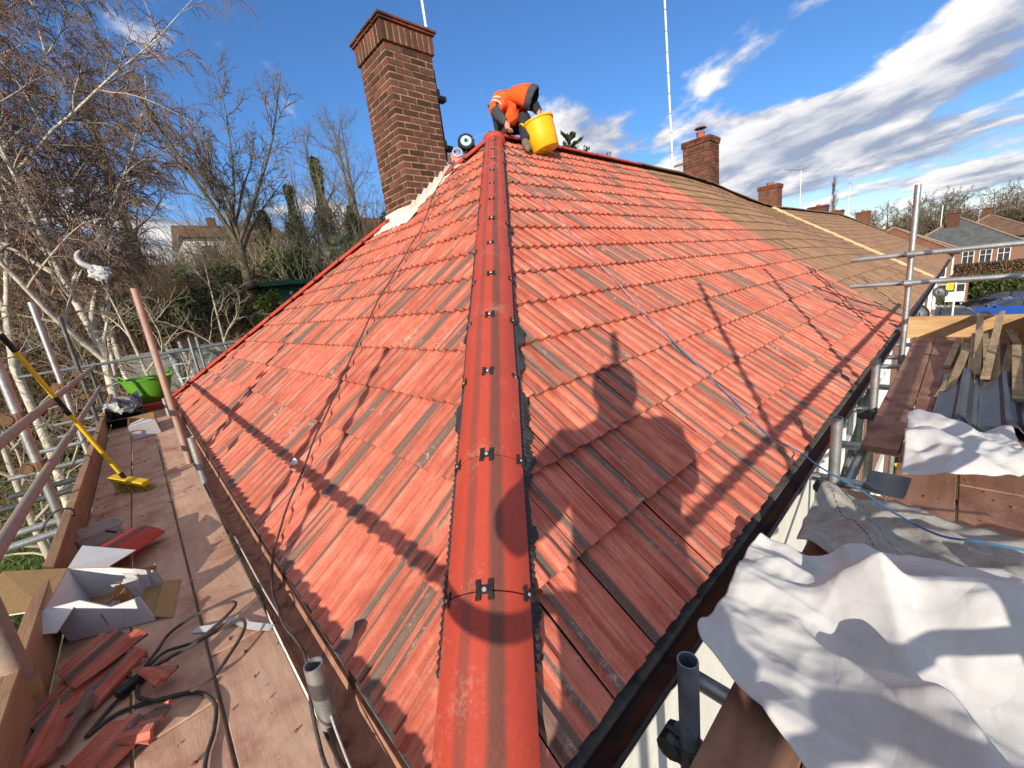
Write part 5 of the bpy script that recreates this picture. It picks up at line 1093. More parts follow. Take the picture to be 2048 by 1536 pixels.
# masts and aerials
mast = thing('mast', 'tall ringed white mast beside the chimney with the terracotta cowl', 'mast', (11.4,5.0,3.0))
mp0, mp1 = Vector((11.42,5.02,2.4)), Vector((11.30,5.10,8.6))
MB().tube(mp0, mp1, .030, .024, n=10).build('pole', M['white'], mast, smooth=40)
for k in range(12):
    c = mp0+(mp1-mp0)*(.12+.075*k); MB().tube(c, c+Vector((0,0,.025)), .034, n=10).build('ring', M['steelgrey'], mast, smooth=40)
MB().beam((11.40,5.05,3.72),(11.75,4.78,3.80),.03,.05).build('bracket', M['rust'], mast)
def aerial(label, base, h, az, n=9, L=.9):
    t = thing('tv_aerial', label, 'aerial', base); b = Vector(base); tp = b+Vector((0,0,h)); MB().tube(b, tp, .022, n=8).build('pole', M['white'], t, smooth=40)
    d = Vector((cos(az), sin(az), .06)); s = Vector((-sin(az), cos(az), 0)); MB().tube(tp-d*.2, tp+d*L, .012, n=6).build('boom', M['steelgrey'], t)
    for k in range(n): c = tp+d*(.05+L*.9*k/n); MB().tube(c-s*.14, c+s*.14, .006, n=4).build('rod', M['steelgrey'], t)
    for z in (-.12,-.06,.06,.12): MB().tube(tp-d*.2+Vector((0,0,z))-s*.2, tp-d*.2+Vector((0,0,z))+s*.2, .007, n=4).build('rod', M['steelgrey'], t)
aerial('tall tv aerial on a pale pole between the far ridge chimneys', (32.5,6.9,2.2), 3.9, radians(150), 10, 1.3)
aerial('small tv aerial above the last chimney on the brown ridge', (40.,5.6,2.8), 2.7, radians(190), 6, .8)
def far_house(name, label, x0, x1, y0, y1, ze, zr, wall, roof, ch=(), wins=(), ridge_y=True, gable=False):
    t = thing(name, label, 'house', ((x0+x1)/2,(y0+y1)/2,-5)); MB().box(x0, x1, y0, y1, -5.3, ze-.02).build('wall', wall, t)
    o_ = .35; xa, xb, ya, yb = x0-o_, x1+o_, y0-o_, y1+o_; d = (yb-ya)/2; m = MB(); hipd = 0 if gable else d*.9
    K = 14; ym = (ya+yb)/2                                # courses stepped so the tile rows catch the light
    def row(f0, f1, lift):
        a = [(xa+hipd*f0, ya+d*f0, ze+(zr-ze)*f0+lift), (xb-hipd*f0, ya+d*f0, ze+(zr-ze)*f0+lift), (xb-hipd*f1, ya+d*f1, ze+(zr-ze)*f1), (xa+hipd*f1, ya+d*f1, ze+(zr-ze)*f1)]
        b = [(x, 2*ym-y, z) for x, y, z in a]; e1 = [a[0], a[3], b[3], b[0]]; e2 = [a[1], a[2], b[2], b[1]]
        m.add(a, [(0,1,2,3)]); m.add(b, [(3,2,1,0)])
        m.add(e1, [(0,1,2,3)]); m.add(e2, [(3,2,1,0)])
        m.add([a[0], a[1], (a[1][0],a[1][1],a[1][2]-lift-.02), (a[0][0],a[0][1],a[0][2]-lift-.02)], [(3,2,1,0)])
        m.add([a[0], b[0], (b[0][0],b[0][1],b[0][2]-lift-.02), (a[0][0],a[0][1],a[0][2]-lift-.02)], [(0,1,2,3)])
    for k in range(K): row(k/K, (k+1)/K, .045)
    r_ = m.build('roof', roof, t, recalc=False)
    MB().beam((xa+hipd,ym,zr+.03),(xb-hipd,ym,zr+.03),.24,.10).build('ridge', roof, r_)
    if not gable:
        for sx, xe in ((xa, xa+hipd), (xb, xb-hipd)):
            for yy in (ya, yb): MB().beam((sx,yy,ze+.06),(xe,ym,zr+.05),.20,.09).build('hip_ridge', M['hipbrownplain'], r_)
    MB().box(xa, xb, ya-.06, ya-.002, ze-.16, ze-.03).build('gutter', M['black'], t); MB().box(xa-.06, xa-.002, ya, yb, ze-.16, ze-.031).build('gutter', M['black'], t)
    for (cx, cy, w, dd, zt) in ch: small_chimney(t, cx, cy, w, dd, zr-1., zt, True, bricks=False)
    for (p, u, w, h, c, o__, dr) in wins: window(t, p, u, w, h, 2, c, o__, dr)
    return t
M['hipbrownplain'] = pm('hip_mortar', (.36,.27,.18), (.26,.19,.12), 5., .9, 0, .004)
M['roofred'] = pm('old_red_roof', (.20,.075,.045), (.27,.105,.06), 1.5, .85, 0, .01); M['roofgrey'] = pm('grey_slate_roof', (.085,.09,.088), (.13,.135,.13), 2., .8, 0, .01); M['roofbrown2'] = pm('old_brown_roof', (.13,.075,.05), (.19,.11,.07), 1.5, .85, 0, .01)
nx_ = (0,-1,0); wx_ = (-1,0,0)
h3 = far_house('brick_house', 'brick house with hipped old red roof past the brown terrace', 50.2, 58, .2, 8.4, -.35, 2.35, M['brickwall'], M['roofred'], wins=(((50.2,-.05+1.9,-2.3),(0,-1,0),1.4,1.3,2,wx_,False),((52,.2,-2.2),(1,0,0),1.6,1.3,3,nx_,False),((55,.2,-2.2),(1,0,0),1.6,1.3,3,nx_,False)))
dish(h3, (50.1,1.05,-1.0), radians(190))
pch = thing('porch', 'white glazed porch door on the brick house with red roof', 'porch', (50,.1,-5)); MB().box(49.2,50.19,-.9,1.0,-5,-2.7).build('wall', M['brickwall'], pch); MB().box(49.0,50.19,-1.1,1.2,-2.7,-2.58).build('roof', M['white'], pch); window(pch, (49.2,.85,-4.9), (0,-1,0), 1.6, 2.1, 2, 3, wx_, True)
far_house('brick_house', 'brick house under a grey slate roof with a dark ridge line', 59.5, 76, -3.6, 4.2, -.2, 2.7, M['brickwall'], M['roofgrey'], ch=((62,.6,.7,.9,3.2),), wins=[((59.5,-.3-1.1*k,-1.9),(0,-1,0),.8,1.3,2,wx_,False) for k in range(3)]+[((60.5+3*k,-3.6,-1.8),(1,0,0),1.8,1.3,3,nx_,False) for k in range(4)])
far_house('brick_house', 'furthest brick house with low brown roof before the wood', 80, 100, -6.5, 2, .1, 3.0, M['brickwall'], M['roofbrown2'], ch=((84,-2,.7,.9,3.9),))
far_house('brick_house', 'house whose brick chimney shows just past the brown hipped roof', 33, 44, 3.2, 11, -.1, 2.35, M['brickwall'], M['roofbrown2'], ch=((33.6,6.15,.75,1.0,3.85),(36.0,5.7,.75,.9,3.55),(42.0,5.0,.7,.8,3.55)))
# white rendered house on the hill behind the oak
far_house('hill_house', 'white rendered house with brown tiled roof on the hill behind the bare oak', 6.0, 15.5, 54, 62, 10.2, 12.0, M['offwhite'], M['roofbrown2'], ch=((9.4,58,.8,.8,12.9),), wins=[((7.2+3.2*k,54,8.3),(1,0,0),1.6,1.1,3,nx_,False) for k in range(3)], gable=True)
far_house('hill_house', 'small white house glimpsed behind the ivy trees near the chimney', 22.5, 31, 46, 53, 9.2, 11.5, M['offwhite'], M['roofred'], gable=True)
# green garden shed
sh = thing('garden_shed', 'dark green timber shed with white windows and flat felt roof in the garden', 'shed', (6.2,20.5,.8))
sx0, sx1, sy0, sy1, sz = 4.6, 9.6, 19.9, 22.2, .55
M['shedgreen'] = pm('green_timber', (.020,.10,.050), (.03,.13,.065), 6., .7, 0, .004, (1,1,.3)); M['felt'] = pm('roof_felt', (.05,.05,.045), (.09,.085,.07), 3., .9, 0, .006)
for k in range(12): MB().box(sx0, sx1, sy0-.012*(k%2), sy1, sz+.16*k, sz+.16*k+.155).build('weatherboard', M['shedgreen'], sh)
MB().box(sx0-.5, sx1+.3, sy0-.55, sy1+.3, sz+1.94, sz+2.03).build('roof', M['felt'], sh); MB().box(sx0-.52, sx1+.3, sy0-.60, sy0-.551, sz+1.86, sz+2.04).build('fascia', M['shedgreen'], sh)
window(sh, (5.75, sy0-.014, sz+.85), (1,0,0), .62, .85, 1, 1); window(sh, (6.55, sy0-.014, sz+1.25), (1,0,0), .75, .48, 1, 2); MB().lathe([(0,.0),(.07,.02),(.08,.0)], 14, Matrix.Translation((5.4,sy0-.02,sz+1.55)) @ Matrix.Rotation(radians(90),4,'X')).build('lamp', M['white'], sh, smooth=True)
# garden clutter below the far end of the scaffold
o = MB().box(-.6,2.2,15.2,15.26,-2.6,.55).build('fence_panel', pm('grey_panel', (.20,.20,.18), (.27,.265,.24), 3., .9, 0, .004, (1,1,.4))); tag(o, 'plain grey fence panel beyond the far end of the scaffold', 'fence')
ldr = thing('ladder', 'white aluminium ladder leaning beyond the red hip corner', 'ladder', (.6,14.2,-3))
for s_ in (0,.32): MB().beam((.35+s_,14.4,.75),(.75+s_,13.2,-3.3),.05,.03).build('stile', M['white'], ldr)
for k in range(9): f_ = .05+k*.1; MB().beam((.35+.4*f_,14.4-1.2*f_,.75-4.05*f_),(.67+.4*f_,14.4-1.2*f_,.75-4.05*f_),.03,.03).build('rung', M['white'], ldr)
# ------------------------------------------------------------------ trees
def segs_mesh(name, P0, P1, R0, R1, n, mat, parent):
    P0, P1 = np.asarray(P0), np.asarray(P1); R0, R1 = np.asarray(R0), np.asarray(R1); d = P1-P0; L = np.linalg.norm(d, axis=1, keepdims=True)+1e-9; d = d/L
    ref = np.where(np.abs(d[:, 2:3]) < .9, np.array([[0,0,1.]]), np.array([[1.,0,0]])); a = np.cross(d, ref); a /= np.linalg.norm(a, axis=1, keepdims=True)+1e-9; b = np.cross(d, a); N = len(P0)
    V_ = np.empty((N, 2*n, 3))
    for k in range(n):
        c, s = cos(2*pi*k/n), sin(2*pi*k/n); V_[:, k] = P0+a*(c*R0[:, None])+b*(s*R0[:, None]); V_[:, n+k] = P1+a*(c*R1[:, None])+b*(s*R1[:, None])
    q = np.array([[k, (k+1) % n, n+(k+1) % n, n+k] for k in range(n)]); Fc = (q[None]+(np.arange(N)*2*n)[:, None, None]).reshape(-1, 4)
    me = bpy.data.meshes.new(name); me.vertices.add(N*2*n); me.vertices.foreach_set('co', V_.ravel()); me.loops.add(len(Fc)*4); me.loops.foreach_set('vertex_index', Fc.ravel().astype(np.int32))
    me.polygons.add(len(Fc)); me.polygons.foreach_set('loop_start', np.arange(0, len(Fc)*4, 4, dtype=np.int32)); me.update(calc_edges=True)
    me.polygons.foreach_set('use_smooth', np.ones(len(Fc), bool)); me.materials.append(mat); return obj(name, me, parent)
def grow(R, base, spec, trunk=None, h=10., r=.2, lean=(0,0)):
    """returns list per level of segments; spec per level: n children, length ratio, angle, droop, segments, wander"""
    out = {}; todo = []
    if trunk is None: trunk = [Vector((lean[0]*t+.25*sin(3*t+base[0]), lean[1]*t+.2*cos(2.3*t+base[1]), h*t)) for t in np.linspace(0,1,12)]
    pts = [Vector(base)+p for p in trunk]; tl = sum((pts[i+1]-pts[i]).length for i in range(len(pts)-1))
    rad = [r*(1-.93*i/(len(pts)-1))**.9 for i in range(len(pts))]
    out[0] = [(pts[i], pts[i+1], rad[i], rad[i+1]) for i in range(len(pts)-1)]; todo.append((0, pts, rad, tl))
    while todo:
        lv, pts, rad, L = todo.pop()
        if lv >= len(spec): continue
        nc, lr, ang, droop, ns, wand, t0 = spec[lv]
        for c in range(max(1, int(nc*R.uniform(.75,1.2)))):
            t = t0+(1-t0)*((c+R.random())/nc) if c < nc else R.uniform(t0,1); t = min(t, .985); i = t*(len(pts)-1); k = int(i); fr = i-k; p = pts[k].lerp(pts[k+1], fr); d0 = (pts[k+1]-pts[k]).normalized()
            az = c*2.4+R.uniform(-.6,.6); o = d0.orthogonal().normalized(); o = (Quaternion(d0, az) @ o); a = ang*R.uniform(.7,1.25)
            d = (d0*cos(a)+o*sin(a)).normalized(); ln = L*lr*R.uniform(.6,1.15)*(1.0-.45*t if lv == 0 else 1-.3*t); r0 = min((rad[k]*(1-fr)+rad[k+1]*fr)*.75, max(.0035, ln*.0125)); q = [p]; rr = [r0]
            for s in range(ns):
                d = (d+Vector((R.gauss(0,wand),R.gauss(0,wand),R.gauss(0,wand)+droop*(s+1)/ns))).normalized(); q.append(q[-1]+d*ln/ns); rr.append(max(.0022, r0*(1-.85*(s+1)/ns)))
            out.setdefault(lv+1, []).extend((q[j], q[j+1], rr[j], rr[j+1]) for j in range(ns)); todo.append((lv+1, q, rr, ln))
    return out
def bare_tree(name, label, base, spec, h, r, mats, seed, trunk=None, lean=(0,0), group='bare trees in the gardens', twigscale=1., split=2):
    R = random.Random(seed); t = thing(name, label, 'tree', base, group); lv = grow(R, base, spec, trunk, h, r, lean)
    tr_ = [s for k in lv if k < split for s in lv[k]]; cr_ = [s for k in lv if k >= split for s in lv[k]]; sp = lambda S_: ([tuple(s[0]) for s in S_], [tuple(s[1]) for s in S_], [s[2] for s in S_], [s[3] for s in S_])
    segs_mesh('trunk', *sp(tr_), 8, mats[0], t)
    limb = [s for k in lv if k == split for s in lv[k]]; tw = [s for k in lv if k > split for s in lv[k]]
    c = segs_mesh('crown', *sp(limb), 5, mats[1], t)
    P0, P1, R0, R1 = sp(tw); segs_mesh('twigs', P0, P1, [x*twigscale for x in R0], [x*twigscale for x in R1], 3, mats[2], c); return t
def copy_tree(src, loc, rz, sc, label):
    def rec(o, parent):
        c = o.copy(); COL.objects.link(c); c.parent = parent
        if parent is not None: c.matrix_parent_inverse = o.matrix_parent_inverse.copy()
        for ch in o.children: rec(ch, c)
        return c
    c = rec(src, None); c.location = loc; c.rotation_euler = (0,0,rz); c.scale = (sc,sc,sc); c['label'] = label; return c
# weeping silver birches: fine hanging twigs
bs = [(19,.40,.70,.16,9,.10,.20),(12,.42,.75,-.02,6,.12,.10),(11,.48,.8,-.38,5,.12,.08),(11,.55,.6,-.55,4,.06,.05)]
bm3 = (M['birch'], M['birchlimb'], M['twig'])
B1 = bare_tree('silver_birch', 'silver birch with white forked trunk and weeping twigs nearest the scaffold', (-.95,12.45,-3.6), bs, 15.5, .10, bm3, 4, lean=(-.5,.3), group='silver birches', twigscale=2.0,
   trunk=[Vector(p) for p in ((0,0,0),(.05,0,1.6),(.08,.02,3.4),(.15,0,4.4),(.02,0,5.4),(-.12,.05,6.4),(-.2,.1,7.6),(-.22,.1,9.2),(-.15,.15,11),(-.1,.2,13),(.0,.2,15.5))])
B2 = bare_tree('silver_birch', 'silver birch with crooked bright trunk left of the forked one', (-2.3,13.2,-3.3), bs, 14.5, .09, bm3, 9, group='silver birches', twigscale=2.0,
   trunk=[Vector(p) for p in ((0,0,0),(.1,0,2),(.05,.05,4),(.25,0,5.2),(.05,.0,6.2),(-.3,.1,7.2),(-.35,.1,8.6),(-.7,.2,10),(-.8,.2,12),(-.9,.3,14.5))])
copy_tree(B1, (-4.6,15.6,-2.4), 1.9, 1.05, 'silver birch behind the crooked one, half hidden by twigs'); copy_tree(B2, (-.6,16.4,-1.6), 2.6, .92, 'silver birch standing on the bank behind the forked one')
low_spec = [(11,.55,1.0,.12,8,.16,.10),(8,.5,.8,.05,6,.16,.2),(6,.5,.7,.0,5,.16,.15),(4,.5,.6,-.05,4,.15,.2)]
B3 = bare_tree('birch_sapling', 'multi-branched pale birch sapling spreading low behind the end rails', (-.25,11.2,-4.2), low_spec, 6.6, .085, (M['birchlimb'],M['birchlimb'],M['paletwig']), 13, group='low birches behind the rails', lean=(-.3,.1), twigscale=1.2)
B4 = bare_tree('birch_sapling', 'thin leaning birch sapling reaching toward the red hip corner', (.9,12.6,-3.8), low_spec, 6.4, .075, (M['birchlimb'],M['birchlimb'],M['paletwig']), 17, group='low birches behind the rails', lean=(.8,.1), twigscale=1.2)
B5 = bare_tree('birch_sapling', 'pale birch sapling tangled with the left guard rails', (-2.2,11.4,-4.3), low_spec, 6.2, .085, (M['birchlimb'],M['birchlimb'],M['paletwig']), 23, group='low birches behind the rails', lean=(-.4,.2), twigscale=1.2)
# large bare oak
oak_spec = [(13,1.75,.46,.05,14,.055,.48),(16,.31,.65,.06,7,.12,.12),(8,.46,.7,.05,5,.15,.12),(7,.5,.75,.03,4,.16,.1)]
OK = bare_tree('oak_tree', 'large bare oak with wide fan of limbs beyond the green shed', (4.75,22.95,1.0), oak_spec, 6.4, .27, (M['bark'],M['bark'],M['oaktwig']), 31, lean=(-.45,.0), group='bare trees in the gardens', twigscale=3.0)
t2_spec = [(12,.5,.65,.12,8,.11,.2),(8,.48,.7,.08,6,.13,.2),(7,.5,.7,.05,5,.14,.15),(4,.5,.7,.0,3,.15,.15)]
T2 = bare_tree('bare_tree', 'tall bare tree rising behind the left side of the brick chimney', (15.6,33.5,3.5), t2_spec, 12., .26, (M['bark'],M['oaktwig'],M['oaktwig']), 41, twigscale=1.8)
T3 = bare_tree('bare_tree', 'pale twiggy tree standing behind the green shed', (9.2,27.5,2.6), t2_spec, 7.6, .14, (M['oaktwig'],M['oaktwig'],M['paletwig']), 43, twigscale=1.6)
k_ = 0
for (px, py, sc, src, lb_) in ((12.2,33,.85,T2,'bare tree between the palm and the tall tree by the chimney'),(19.5,22.2,.70,T2,'bare tree top showing between chimney and roofer'),(24.5,38,1.0,T2,'bare tree behind the brick chimney itself'),(1.2,33.,1.0,T2,'bare tree far behind the forked birch'),(-6,28,1.1,T2,'bare tree at the back of the garden beyond the crooked birch'),
                               (6.6,30,.9,T3,'thin bare tree behind the oak trunk'),(11.2,29.5,1.05,T3,'thin bare tree just above the palm'),(-1.5,24,1.0,T3,'thin bare tree in the bramble bank behind the birches'),(36,18.,.75,T2,'bare tree top above the brown ridge beside the cowl chimney'),(1.6,42,1.2,T2,'distant bare tree on the hill left of the white house'),(18.5,42,1.15,T2,'distant bare tree right of the white hill house')):
    k_ += 1; copy_tree(src, (px, py, gz(px, py)-.2), k_*1.3, sc, lb_)
# narrow poplar on the skyline
def leaf_cloud(name, cen, rad, n, size, mat, parent=None, seed=1, shell=.35, flat=1.):
    R = np.random.default_rng(seed); d = R.normal(size=(n,3)); d /= np.linalg.norm(d,axis=1,keepdims=True); rr = (shell+(1-shell)*R.random((n,1)))**.6
    lump = 1+.28*np.sin(d[:,:1]*5+seed)*np.cos(d[:,1:2]*4.3-seed)+.16*np.sin(d[:,2:3]*9+seed*2); C_ = np.array(cen)+d*rr*np.array(rad)*lump
    return leaf_quads(name, C_, size, mat, parent, R)
def leaf_quads(name, C_, size, mat, parent, R, dirs=None, aspect=.55):
    n = len(C_); u = R.normal(size=(n,3)) if dirs is None else dirs+R.normal(size=(n,3))*.25; u /= np.linalg.norm(u,axis=1,keepdims=True); w = np.cross(u, R.normal(size=(n,3))); w /= np.linalg.norm(w,axis=1,keepdims=True)
    s = size*(.6+.8*R.random((n,1))); V_ = np.stack([C_-u*s*.5, C_+w*s*aspect*.5, C_+u*s*.5, C_-w*s*aspect*.5], 1).reshape(-1,3); Fc = np.arange(n*4).reshape(-1,4)
    me = bpy.data.meshes.new(name); me.vertices.add(n*4); me.vertices.foreach_set('co', V_.ravel()); me.loops.add(n*4); me.loops.foreach_set('vertex_index', Fc.ravel().astype(np.int32)); me.polygons.add(n); me.polygons.foreach_set('loop_start', np.arange(0,n*4,4,dtype=np.int32)); me.update(calc_edges=True); me.materials.append(mat); return obj(name, me, parent)
def shrub(name, label, cat, base, rad, n, size, mat, seed, group=None, stem=None):
    t = thing(name, label, cat, base, group); b = Vector(base); leaf_cloud('crown', b+Vector((0,0,rad[2]*.95)), rad, n, size, mat, t, seed)
    MB().tube(b-Vector((0,0,.3)), b+Vector((0,0,rad[2])), .07, .02, n=6).build('trunk', M['bark'], t); return t
pop = bare_tree('poplar_tree', 'narrow bare poplar on the skyline behind the tall aerial', (88.,15.,-1.), [(60,.20,.35,.5,4,.06,.08),(10,.4,.4,.3,3,.08,.1),(5,.5,.4,.2,2,.1,.1)], 13.5, .3, (M['oaktwig'],M['oaktwig'],M['oaktwig']), 71, group=None, twigscale=5.)
# ivy clad trunks behind the shed
for i, (px, py, hh, rr, lb_) in enumerate(((9.6,30.5,6.2,1.0,'ivy covered tree trunk behind the shed roof'),(12.1,31.5,8.2,1.15,'tallest ivy covered tree left of the brick chimney'),(7.3,29.0,4.6,.9,'low ivy covered stump beside the oak'),(14.2,32.,5.2,1.1,'ivy covered tree directly left of the chimney base'))):
    b = Vector((px,py,gz(px,py)-.2)); t = thing('ivy_tree', lb_, 'tree', b, 'ivy covered trees'); MB().path([b, b+Vector((.1,0,hh*.5)), b+Vector((0,.1,hh))], .2, 7, rs=[.25,.18,.08], sub=4).build('trunk', M['bark'], t, smooth=True)
    R = np.random.default_rng(90+i); n = 5200; z = R.random(n)**.8; a = R.random(n)*6.283; lump = .65+.35*np.sin(z*14+i)+.25*np.sin(a*3+z*9); r0 = rr*(1-.72*z)*np.clip(lump,.25,1.3)*(.4+.6*R.random(n)**.5)
    leaf_quads('ivy', np.stack([px+r0*np.cos(a), py+r0*np.sin(a), b.z+hh*z*1.04], 1), .17, M['ivy'], t, R)
cf = thing('conifer_tree', 'dark pointed conifer rising behind the red ridge right of the yellow tub', 'tree', (23.6,17.7,-4)); cz_ = 10.4
MB().tube((23.6,17.7,-4),(23.6,17.7,cz_-.2),.25,.02,n=7).build('trunk', M['bark'], cf)
R = np.random.default_rng(12); n = 9000; k = R.integers(0, 60, n); zt = (k+.5)/60*8.2; az = k*2.399+R.normal(size=n)*.10; ln = R.random(n); rad = ln*(.35+zt*.62)*(.8+.35*np.sin(k*1.7))
leaf_quads('crown', np.stack([23.6+rad*np.cos(az), 17.7+rad*np.sin(az), cz_-zt+rad*.55+R.normal(size=n)*.05], 1), .22, M['conifer'], cf, R, dirs=np.stack([np.cos(az),np.sin(az),np.full(n,.9)],1), aspect=.35)
cf2 = shrub('conifer_bush', 'dark evergreen tip just left of the chimney base', 'tree', (15.2,27.5,2.5), (1.0,1.0,2.6), 5000, .2, M['conifer'], 19)
# palm
pt_ = thing('palm_tree', 'fan palm with spiky leaves just above the red hip beyond the shed', 'tree', (9.76,23.4,1.6)); MB().tube((9.76,23.4,1.2),(9.76,23.4,4.0),.16,.12,n=8).build('trunk', M['bark'], pt_)
R2 = random.Random(5)
for k in range(16):
    az = k*2.4; el = R2.uniform(.05,1.2); d = Vector((cos(az)*cos(el), sin(az)*cos(el), sin(el))); c = Vector((9.76,23.4,4.05))+d*.85; mb = MB(); mb.tube((9.76,23.4,4.0), c, .015, n=4); s = d.orthogonal().normalized(); s = Quaternion(d, R2.uniform(0,3)) @ s
    for j in range(15):
        a = (j-7)*.19; dd = (d*cos(a)+s*sin(a)).normalized()-Vector((0,0,.12)); e_ = c+dd*.62*(1-.25*abs(a)/1.4); w = dd.cross(d.cross(s)).normalized()*.022; mb.add([c, c+(e_-c)*.5+w, e_, c+(e_-c)*.5-w], [(0,1,2,3)])
    mb.build('frond', M['palm'], pt_, recalc=False)
# shrubs and brambles in the garden
shrub('bamboo_shrub', 'bright green leafy shrub at the corner of the green shed', 'shrub', (4.15,18.9,-.2), (.75,.7,1.1), 7000, .16, M['bamboo'], 3)
for i, (b, rd, mt, lb_) in enumerate((((2.4,19.5,-.4),(1.8,1.4,1.5),'ivy','dark evergreen bush between oak and birches'),((3.6,24.5,1.4),(2.2,1.5,1.3),'ivy','dark evergreen bush under the oak'),((10.8,25.5,1.6),(2.6,1.4,1.2),'hedge','green undergrowth behind the shed roof'),((7.4,26,2.),(1.6,1.2,1.4),'hedge','yellowish green bush beside the pale stems'),((-.5,21.5,.2),(1.8,1.4,1.3),'ivy','dark ivy mound behind the silver birches'))):
    shrub('bush', lb_, 'bush', b, rd, 6500, .17, M[mt], 50+i, 'bushes on the garden bank')
def thicket(name, label, x0, x1, y0, y1, n, hmin, hmax, mat, seed, r=.008, bend=.8, up_=.8):
    R = np.random.default_rng(seed); P0, P1, R0, R1 = [], [], [], []; x = R.uniform(x0,x1,n); y = R.uniform(y0,y1,n); z = ground(x,y); p = np.stack([x,y,z],1); d = R.normal(size=(n,3))*.5; d[:,2] = up_; L = R.uniform(hmin,hmax,n)[:,None]
    for s in range(6):
        d = d/np.linalg.norm(d,axis=1,keepdims=True); q = p+d*L/6; P0.append(p); P1.append(q); R0.append(np.full(n, r*(1-.15*s))); R1.append(np.full(n, r*(1-.15*(s+1)))); p = q; d = d+R.normal(size=(n,3))*.28; d[:,2] -= bend*.22
    return tag(segs_mesh(name, np.concatenate(P0), np.concatenate(P1), np.concatenate(R0), np.concatenate(R1), 3, mat, None), label, 'thicket', kind='stuff')
thicket('bramble_thicket', 'brown bramble thicket covering the bank behind the birches', -9, 3.5, 15.5, 24, 5200, 1.4, 3.6, M['bramble'], 1, .011)
thicket('bramble_thicket', 'brown bramble thicket between the oak and the green shed', 1.5, 5.2, 17, 24, 2600, 1.2, 2.8, M['bramble'], 2, .010)
thicket('sapling_thicket', 'pale upright saplings behind the green shed', 5.5, 13.5, 24, 28.5, 420, 2.5, 5.2, M['paletwig'], 3, .028, .05, 2.2)
thicket('undergrowth', 'tangled undergrowth on the hill below the white house', -4, 22, 27, 40, 5200, 1.6, 4.4, M['oaktwig'], 4, .016, .4, 1.4)
thicket('scrub_wood', 'tall thin scrub wood filling the hillside behind the shed and palm', 4.5, 24, 28, 37, 1500, 4.0, 8.0, M['oaktwig'], 6, .030, .06, 2.0)
thicket('undergrowth', 'dense brown scrub on the hillside behind everything in the garden', -22, 0, 18, 40, 5200, 1.8, 4.8, M['bramble'], 5, .016, .4, 1.3)
R = np.random.default_rng(33); n = 26000; gx = R.uniform(-8,4,n); gy = R.uniform(9.5,19,n)
tag(leaf_quads('grass', np.stack([gx,gy,ground(gx,gy)+.05],1), .16, M['hedge'], None, R, dirs=np.tile([0,0,1.],(n,1)), aspect=.18), 'short green grass below the end scaffold', 'grass', kind='stuff')
n = 9000; gx = R.uniform(-3,7,n); gy = R.uniform(14,23,n)
tag(leaf_quads('ground_ivy', np.stack([gx,gy,ground(gx,gy)+R.random(n)*.35],1), .17, M['hedge'], None, R), 'green ground ivy over the bank by the shed', 'ground cover', kind='stuff')
# white bag caught in the birch
bg_ = thing('carrier_bag', 'torn white plastic bag caught in the birch branches', 'bag', (-.42,10.4,2.3))
def puff(name, c, rad, seed, squash=1.):
    bm = bmesh.new(); bmesh.ops.create_icosphere(bm, subdivisions=3, radius=1.); R = random.Random(seed); ph_ = [R.uniform(0,6.28) for _ in range(6)]
    for v in bm.verts:
        p = v.co; k = 1+.18*sin(p.x*5+ph_[0])*sin(p.y*6+ph_[1])+.14*sin(p.z*9+ph_[2]+p.x*3)+.07*sin(p.y*17+ph_[3]); v.co = Vector(c)+Vector((p.x*rad[0],p.y*rad[1],p.z*rad[2]))*k
    me = bpy.data.meshes.new(name); bm.to_mesh(me); bm.free(); me.materials.append(M['membrane']); return obj(name, me, bg_)
puff('bag', (-.40,10.42,2.26), (.15,.10,.14), 2); MB().path([(-.46,10.42,2.36),(-.60,10.42,2.46),(-.62,10.42,2.60),(-.55,10.42,2.68)], .05, 8, rs=[.05,.05,.035,.012], sub=4).build('torn_handle', M['membrane'], bg_, smooth=True)
# ------------------------------------------------------------------ street: hedges, fence, cars, sign
for i, (b, rd, mt, lb_) in enumerate((((51.6,-2.6,-5),(1.6,1.6,1.35),'hedge','round green bush behind the blue car'),((51.8,-6.0,-5),(1.8,1.8,1.5),'ivy','dark green bush at the kerb past the blue car'),((47,.9,-5),(.9,.8,.7),'hedge','small green bush by the board fence'))):
    shrub('street_bush', lb_, 'bush', b, rd, 6500, .22, M[mt], 70+i, 'bushes by the driveway')
hdg = thing('hedge', 'long clipped hedge in front of the grey slate house', 'hedge', (56,-3,-5)); R = np.random.default_rng(8); n = 34000
leaf_quads('foliage', np.stack([R.uniform(53,55,n), R.uniform(-8,1.5,n), -5+2.35*R.random(n)**.6],1), .17, M['hedge'], hdg, R); MB().box(53.3,54.7,-7.8,1.3,-5,-3.2).build('stems', M['ivyplain'], hdg)
hd2 = thing('hedge', 'brown winter hedge under the white windows of the slate house', 'hedge', (58,-3,-5)); n = 24000
leaf_quads('foliage', np.stack([R.uniform(57.2,58.8,n), R.uniform(-8,1.0,n), -5+3.3*R.random(n)**.6],1), .17, M['brownbush'], hd2, R); MB().box(57.5,58.5,-7.8,.8,-5,-2.4).build('stems', M['bramble'], hd2)
fp = thing('board_fence', 'weathered board fence beside the porch', 'fence', (48.5,0,-5))
for k in range(14): MB().box(47.3,47.34,2.0-.16*k-.145,2.0-.16*k,-5,-3.6+.02*sin(k*2.1)).build('board', M['fencewood'], fp)
for k in range(2): MB().box(47.345,47.45,1.9-1.9*k,2.0-1.9*k,-5,-3.45).build('post', M['fencewood'], fp)
sg = thing('estate_sign', 'white signboard with yellow top on a post by the brick wall', 'sign', (27.9,-.35,-5)); MB().box(27.86,27.92,-.38,-.32,-5,-.9).build('post', M['white'], sg)
